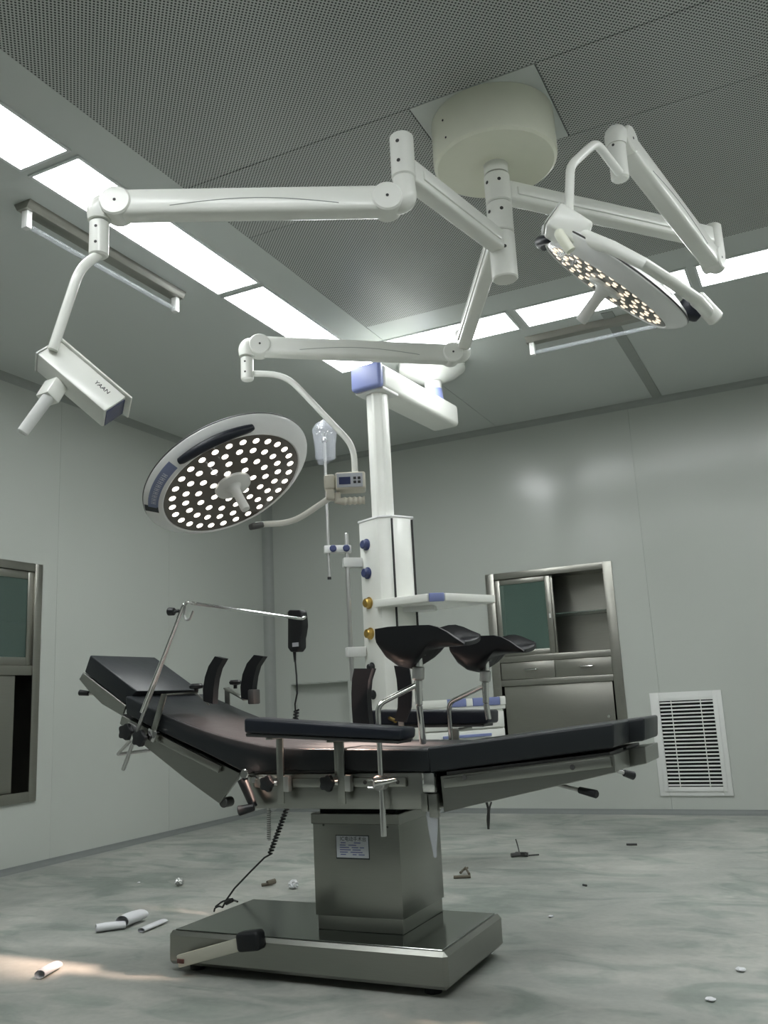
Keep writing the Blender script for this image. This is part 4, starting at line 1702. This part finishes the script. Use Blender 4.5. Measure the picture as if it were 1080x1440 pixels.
sdg = 'upright side rests at the middle of the table'
t = curved_pad('side_rest', 'upright black side rest bent like a left bracket beside the near arm board', 'side rest', sdg, 2.86,
               [(498, 940), (495, 955), (494, 975), (494.5, 995), (497, 1030)], [(523, 940), (518, 956), (516, 976), (517, 996), (521, 1030)], .034, 'rubber', .0,
               PY(506, 1050, 2.86))
bm = nb()
c = PY(506, 1026, 2.88)
box(bm, (c.x - .012, 2.872, c.z - .03), (c.x + .012, 2.884, c.z + .02), .002)
box(bm, (c.x - .012, YT0 - .016, c.z - .036), (c.x + .012, 2.884, c.z - .030), .001)
box(bm, (c.x - .012, YT0 - .018, .662), (c.x + .012, YT0 - .012, c.z - .030), .001)
obj('strap', bm, 'steelH', t)
t = curved_pad('side_rest', 'upright black side rest bent like a right bracket beside the supply column', 'side rest', sdg, 3.16,
               [(554, 936), (557.5, 955), (559.5, 975), (559, 995), (555, 1014)], [(575, 938), (578, 957), (579, 976), (578, 994), (571, 1016)], .03, 'rubber', -.01,
               PY(565, 1020, 3.16))
bm = nb()
c = PY(564, 1012, 3.18)
box(bm, (c.x - .012, 3.176, c.z - .03), (c.x + .012, 3.186, c.z + .02), .002)
box(bm, (c.x - .012, 3.176, c.z - .036), (c.x + .012, YT1 + .018, c.z - .030), .001)
box(bm, (c.x - .012, YT1 + .013, .662), (c.x + .012, YT1 + .019, c.z - .030), .001)
obj('strap', bm, 'steelH', t)


# leg rests: shell on a bent rod
def leg_rest(label, Y, ox, oy, sc, rod_pts, rod_end, tail, near):
    """pixel shapes of the near rest, shifted and scaled for the far one"""
    def q(x, y, Yv=Y):
        return PY(ox + (x - 525) * sc, oy + (y - 877) * sc, Yv)
    t = thing('leg_rest', label, 'leg rest', rod_end, 'moulded leg rests on bent rods')
    # shell: trough, lengthwise u from left to right, across v from front rim over the bottom to the back rim
    bm = nb()
    top = [(526, 884), (545, 880.5), (565, 879), (585, 878), (603, 877.5), (615, 881), (628, 888), (640, 897), (652, 905)]
    bot = [(526, 911), (531, 926), (545, 937), (562, 941), (575, 935), (585, 917), (608, 914), (634, 914), (655, 913)]
    rows = []
    n = len(top)
    hw = [.080, .095, .10, .105, .10, .095, .09, .088, .085]
    for i in range(n):
        f, b = top[i], bot[i]
        P = q(*f)
        B = q(*b)
        row = []
        w_ = hw[i]
        zt_b = P.z + (.0 if i < 4 else .0075 * (i - 3))
        for k in range(13):
            a = pi * k / 12
            y = Y + w_ - w_ * cos(a)
            top_z = P.z + (zt_b - P.z) * k / 12
            z = top_z - (P.z - B.z) * sin(a) ** .5
            row.append(bm.verts.new(V((P.x + (B.x - P.x) * sin(a), y, z))))
        rows.append(row)
    for A, B in zip(rows[:-1], rows[1:]):
        for k in range(12):
            bm.faces.new((A[k], A[k + 1], B[k + 1], B[k]))
    bmesh.ops.recalc_face_normals(bm, faces=bm.faces)
    bmesh.ops.solidify(bm, geom=bm.faces, thickness=.014)
    bmesh.ops.smooth_vert(bm, verts=bm.verts, factor=.15, use_axis_x=True, use_axis_y=True, use_axis_z=True)
    obj('shell', bm, 'rubber', t, 60)
    yc = Y + .08
    bm = nb()
    a, b = q(582, 908, yc), q(596, 922, yc)
    box(bm, (a.x, yc - .02, b.z), (b.x, yc + .02, a.z), .003)
    obj('shell_mount', bm, 'black', t)
    bm = nb()
    c0, c1, c2, c3 = q(589, 920, yc), q(588.5, 939, yc), q(588, 956, yc), q(589.5, 992, yc)
    cyl(bm, c0, c1, .012, .017, seg=16)
    cyl(bm, c2, c3, .014, .012, seg=16, bev=.003)
    obj('joint_stem', bm, 'chrome', t)
    bm = nb()
    cyl(bm, c1 + V((0, 0, .004)), c2, .021, seg=24, bev=.004)
    obj('knurled_nut', bm, 'zinc', t)
    bm = nb()
    cyl(bm, c3, tail, .011, seg=14, bev=.002)
    obj('tail_rod', bm, 'chrome', t)
    bm = nb()
    pts = [q(586, 963, yc)] + rod_pts
    tube(bm, pts, .0095, 12, .03)
    obj('bent_rod', bm, 'chrome', t)
    return t


ry = YT0 - .030
ztop = PY(531, 991, ry)
zbot = PY(537, 1176, ry)
nr = leg_rest('moulded black leg rest nearest the camera on a chromed bent rod', 2.72, 525, 877, 1.0,
              [V((ztop.x, ry, ztop.z)), V((ztop.x, ry, zbot.z))], V((ztop.x, ry, .64)), PY(595, 1046, 2.82), True)
bm = nb()
c = V((ztop.x, YR - .001, .640))
cyl(bm, c + V((0, -.004, 0)), c + V((0, -.048, 0)), .024, seg=24, bev=.004)
ck_ = obj('rail_clamp', bm, 'zinc', nr)
bm = nb()
tube(bm, [c + V((-.002, -.052, 0)), c + V((.03, -.056, .004)), c + V((.075, -.056, .012))], [.010, .008, .006], 12)
tube(bm, [c + V((-.030, -.056, .012)), c + V((-.012, -.056, .013)), c + V((-.004, -.056, 0)), c + V((-.012, -.056, -.013)), c + V((-.030, -.056, -.012))], .0045, 8)
obj('clamp_lever', bm, 'chrome', ck_)
fy = YT1 + .035
fx = PY(631, 988, fy)
fr_ = leg_rest('moulded black leg rest on the far side with a chromed bent rod', 3.14, 629, 892, .845,
               [V((fx.x, fy, fx.z)), V((fx.x, fy, .58))], V((fx.x, fy, .64)), PY(687, 1012, 3.22), False)
bm = nb()
c = V((fx.x, YT1 + .010, .640))
cyl(bm, c, c + V((0, .05, 0)), .022, seg=20, bev=.004)
obj('rail_clamp', bm, 'zinc', fr_)

# screen frame with hook and horizontal rod across the table
sf = thing('screen_frame', 'thin leaning steel rod frame with a cross rod at the head end', 'frame', PY(196, 1028, YT0 - .02))
ys = YT0 - .028
s0, s1 = PY(173, 1083, ys), PY(257, 853, ys)
bm = nb()
cyl(bm, s0, s1, .0075, seg=12, bev=.002)
obj('post', bm, 'zinc', sf)
bm = nb()
tube(bm, [PY(199, 1002, ys - .016), PY(258, 851, ys - .016), PY(263, 847, ys - .004), PY(270, 848, ys + .04),
          PY(424, 870.5, 3.30), PY(429, 868, 3.33), PY(427.5, 866, 3.42), PY(406, 861, 3.42), PY(404, 866, 3.33)], .0068, 10, .02)
obj('cross_rod', bm, 'chrome', sf)
bm = nb()
tube(bm, [PY(261, 852, ys - .016), PY(259, 866, ys - .016), PY(262, 872, ys - .016), PY(267, 871, ys - .016), PY(272, 859, ys - .016)], .0045, 8, .006)
obj('hook', bm, 'zinc', sf)
bm = nb()
cyl(bm, PY(252, 859, ys - .006), PY(245, 860, ys - .012), .006, seg=10)
cyl(bm, PY(246, 860, ys - .010), PY(236, 860, ys - .016), .015, .016, seg=14, bev=.004)
obj('knob', bm, 'black', sf)
star_knob(PY(180, 1029, ys - .008), FY, .029, 'black', sf)
bm = nb()
c = PY(186, 1024, ys + .004)
obox(bm, c - V((.02, 0, -.012)), c + V((.03, 0, -.012)), .03, .018, .003)
obj('rail_clamp', bm, 'zinc', sf)
bm = nb()
tube(bm, [PY(184, 1041, ys + .01), PY(165, 1061, ys + .01), PY(210, 1055, ys + .05)], .0065, 10, .008)
obj('loop_rod', bm, 'zinc', sf)

# hand control
hc = thing('hand_control', 'black hand control with coiled cable hanging from the cross rod', 'remote control', PY(416, 915, 3.37))
yh = 3.345
bm = nb()
out = [(404, 860), (406, 857.5), (421, 857.5), (423, 860), (424.5, 872), (425, 880), (423, 894), (422, 897), (422, 911), (418, 917), (408, 917), (404, 911)]
prism(bm, [PY(a, b, yh) for a, b in out], (.012, .036, 0), .006, 3)
hb = obj('handset', bm, 'black', hc)
bm = nb()
a, b = PY(411, 904, yh - .0006), PY(420, 909, yh - .0006)
box(bm, (a.x, yh - .0012, b.z), (b.x, yh - .0002, a.z))
obj('sticker', bm, 'label', hb)
bm = nb()
tube(bm, [PY(414, 916, yh + .018), PY(415, 931, yh + .018)], [.008, .005], 10)
obj('strain_relief', bm, 'black', hb)
yc = 3.33
path = [PY(415, 928, yh + .018), PY(417, 950, yc), PY(418, 975, yc), PY(415, 990, yc), PY(415.5, 1000, yc)]
A0, A1, A2 = PY(417, 998, yc), PY(404, 1135, yc), PY(380, 1200, yc)
coil = []
N = 420
for i in range(N + 1):
    t = i / N
    c = (A0 * (1 - t / .68) + A1 * (t / .68)) if t < .68 else (A1 * (1 - (t - .68) / .32) + A2 * ((t - .68) / .32))
    th = t * 2 * pi * 46
    coil.append(c + V((cos(th) * .0095, sin(th) * .0095, 0)))
tail = [PY(372, 1206, yc), PY(352, 1226, yc), PY(330, 1249, yc), PY(318, 1266, yc), PY(313, 1276, yc - .01)]
bm = nb()
tube(bm, path + coil + tail, .0040, 6)
obj('cable', bm, 'black', hc)
bm = nb()
e = PY(313, 1276, yc - .01)
tube(bm, [e, PY(308, 1274, yc), PY(302, 1277, yc), PY(301, 1282, yc)], .0038, 8, .01)
tube(bm, [PY(303, 1275, yc), PY(312, 1268, yc), PY(324, 1264, yc), PY(334, 1268, 3.20)], .0038, 8, .01)
cyl(bm, PY(318, 1270, 3.26), PY(327, 1265.5, 3.26), .009, seg=10)
obj('cable_plug', bm, 'black', hc)

# ================================================================== LITTER ON THE FLOOR


def roll(name, label, pa, pb, r, m, flat=.75, cat='paper scrap', grp='white paper scraps on the floor', curl=True):
    a, b = PZ(pa[0], pa[1], 0), PZ(pb[0], pb[1], 0)
    d = (b - a).normalized()
    s = Z.cross(d)
    bm = nb()
    prof = []
    turns = 1.35
    for k in range(30):
        th = -pi / 2 + turns * 2 * pi * k / 29
        rr = r * (1 - .28 * k / 29)
        prof.append((rr * cos(th), r * flat + rr * flat * sin(th)))
    L = (b - a).length
    g = []
    for j in range(4):
        f = j / 3
        g.append([bm.verts.new(a + d * L * f + s * (x * (1 + .2 * f)) + Z * (z * (1 + .12 * f * sin(5 * f)) + .0008)) for x, z in prof])
    for A, B in zip(g[:-1], g[1:]):
        for k in range(29):
            bm.faces.new((A[k], A[k + 1], B[k + 1], B[k]))
    bmesh.ops.recalc_face_normals(bm, faces=bm.faces)
    bmesh.ops.solidify(bm, geom=bm.faces, thickness=.0006)
    zmin = min(v.co.z for v in bm.verts)
    bmesh.ops.translate(bm, verts=bm.verts, vec=(0, 0, .0005 - zmin))
    return tag(obj(name, bm, m, None, 50), label, cat, grp)


def lump(name, label, px, r, m, cat, grp=None, sq=.7, seed=1, sub=3):
    c = PZ(px[0], px[1], 0)
    rng = random.Random(seed)
    bm = nb()
    bmesh.ops.create_icosphere(bm, subdivisions=sub, radius=1)
    for v in bm.verts:
        k = r * (1 + rng.uniform(-.28, .2))
        v.co = V((v.co.x * k, v.co.y * k, v.co.z * k * sq))
    zmin = min(v.co.z for v in bm.verts)
    for v in bm.verts:
        v.co = v.co + c + V((0, 0, .0005 - zmin))
    return tag(obj(name, bm, m, None, 20), label, cat, grp)


roll('paper_roll', 'curled white paper roll on the floor, left of the heap beside the table base', (135, 1312), (176, 1306), .024, 'paper')
roll('paper_roll', 'thicker curled white paper in the middle of the heap beside the table base', (172, 1306), (199, 1294), .036, 'paper')
roll('paper_roll', 'thin folded white strip lying closest to the table base', (199, 1312), (231, 1298), .020, 'paper', .5)
roll('paper_roll', 'single white paper curl near the bottom left corner of the picture', (56, 1378), (80, 1363), .022, 'paper')
lump('crumpled_foil', 'small crumpled silver ball on the floor left of the table base', (252, 1246), .022, 'foil', 'scrap', None, .85, 3)
lump('paper_wad', 'small round white wad on the floor behind the table base', (413, 1250), .026, 'paper', 'paper scrap', 'white paper scraps on the floor', .8, 5)


def twig(name, label, strands, m='brown', cat='debris'):
    bm = nb()
    for pts, r in strands:
        P = [PZ(a, b, 0) + V((0, 0, r + .0005 + h)) for a, b, h in pts]
        tube(bm, P, r, 7)
    return tag(obj(name, bm, m, None, 40), label, cat, 'dark debris on the floor')


twig('cable_offcut', 'short brown offcut on the floor left of the white wad', [([(368, 1247, 0), (376, 1246, 0)], .008), ([(376, 1246, 0), (387, 1244, .004)], .013)])
twig('debris_tuft', 'brown flattened scrap on the floor right of the table column', [([(638, 1236, 0), (650, 1235.5, 0), (662, 1235, 0)], .008),
     ([(648, 1233, .012), (655, 1228, .02), (660, 1233, .006)], .007), ([(650, 1230, .014), (658, 1227, .018)], .005)])
twig('wire_tuft', 'dark tuft of debris with a wire sticking up on the floor at right', [([(719, 1206, 0), (732, 1205, .002), (743, 1205, 0)], .012),
     ([(726, 1204, .004), (740, 1206, .01)], .01), ([(731, 1204, .01), (729, 1203, .05), (727, 1203, .085)], .0035), ([(743, 1204, 0), (758, 1203, 0)], .004)], 'gun')
twig('debris_chip', 'tiny dark chip on the floor below the air grille', [([(881, 1189, 0), (896, 1189, 0)], .006)], 'gun')
twig('debris_chip', 'tiny dark crumb on the floor right of the base, midway to the wall', [([(820, 1246, 0), (825, 1247, 0)], .005)], 'gun')
for i, (px, r, lb) in enumerate([((195, 1242), .009, 'tiny pale crumb on the floor left of the silver ball'), ((775, 1290), .012, 'flat pale plaster crumb on the floor right of the table base'),
                                 ((1000, 1408), .014, 'pale plaster crumb on the floor near the bottom right corner'), ((1042, 1366), .016, 'pale plaster crumb at the right edge of the floor')]):
    lump('plaster_crumb', lb, px, r, 'paper', 'crumb', 'pale crumbs on the floor', .35, 20 + i, 2)
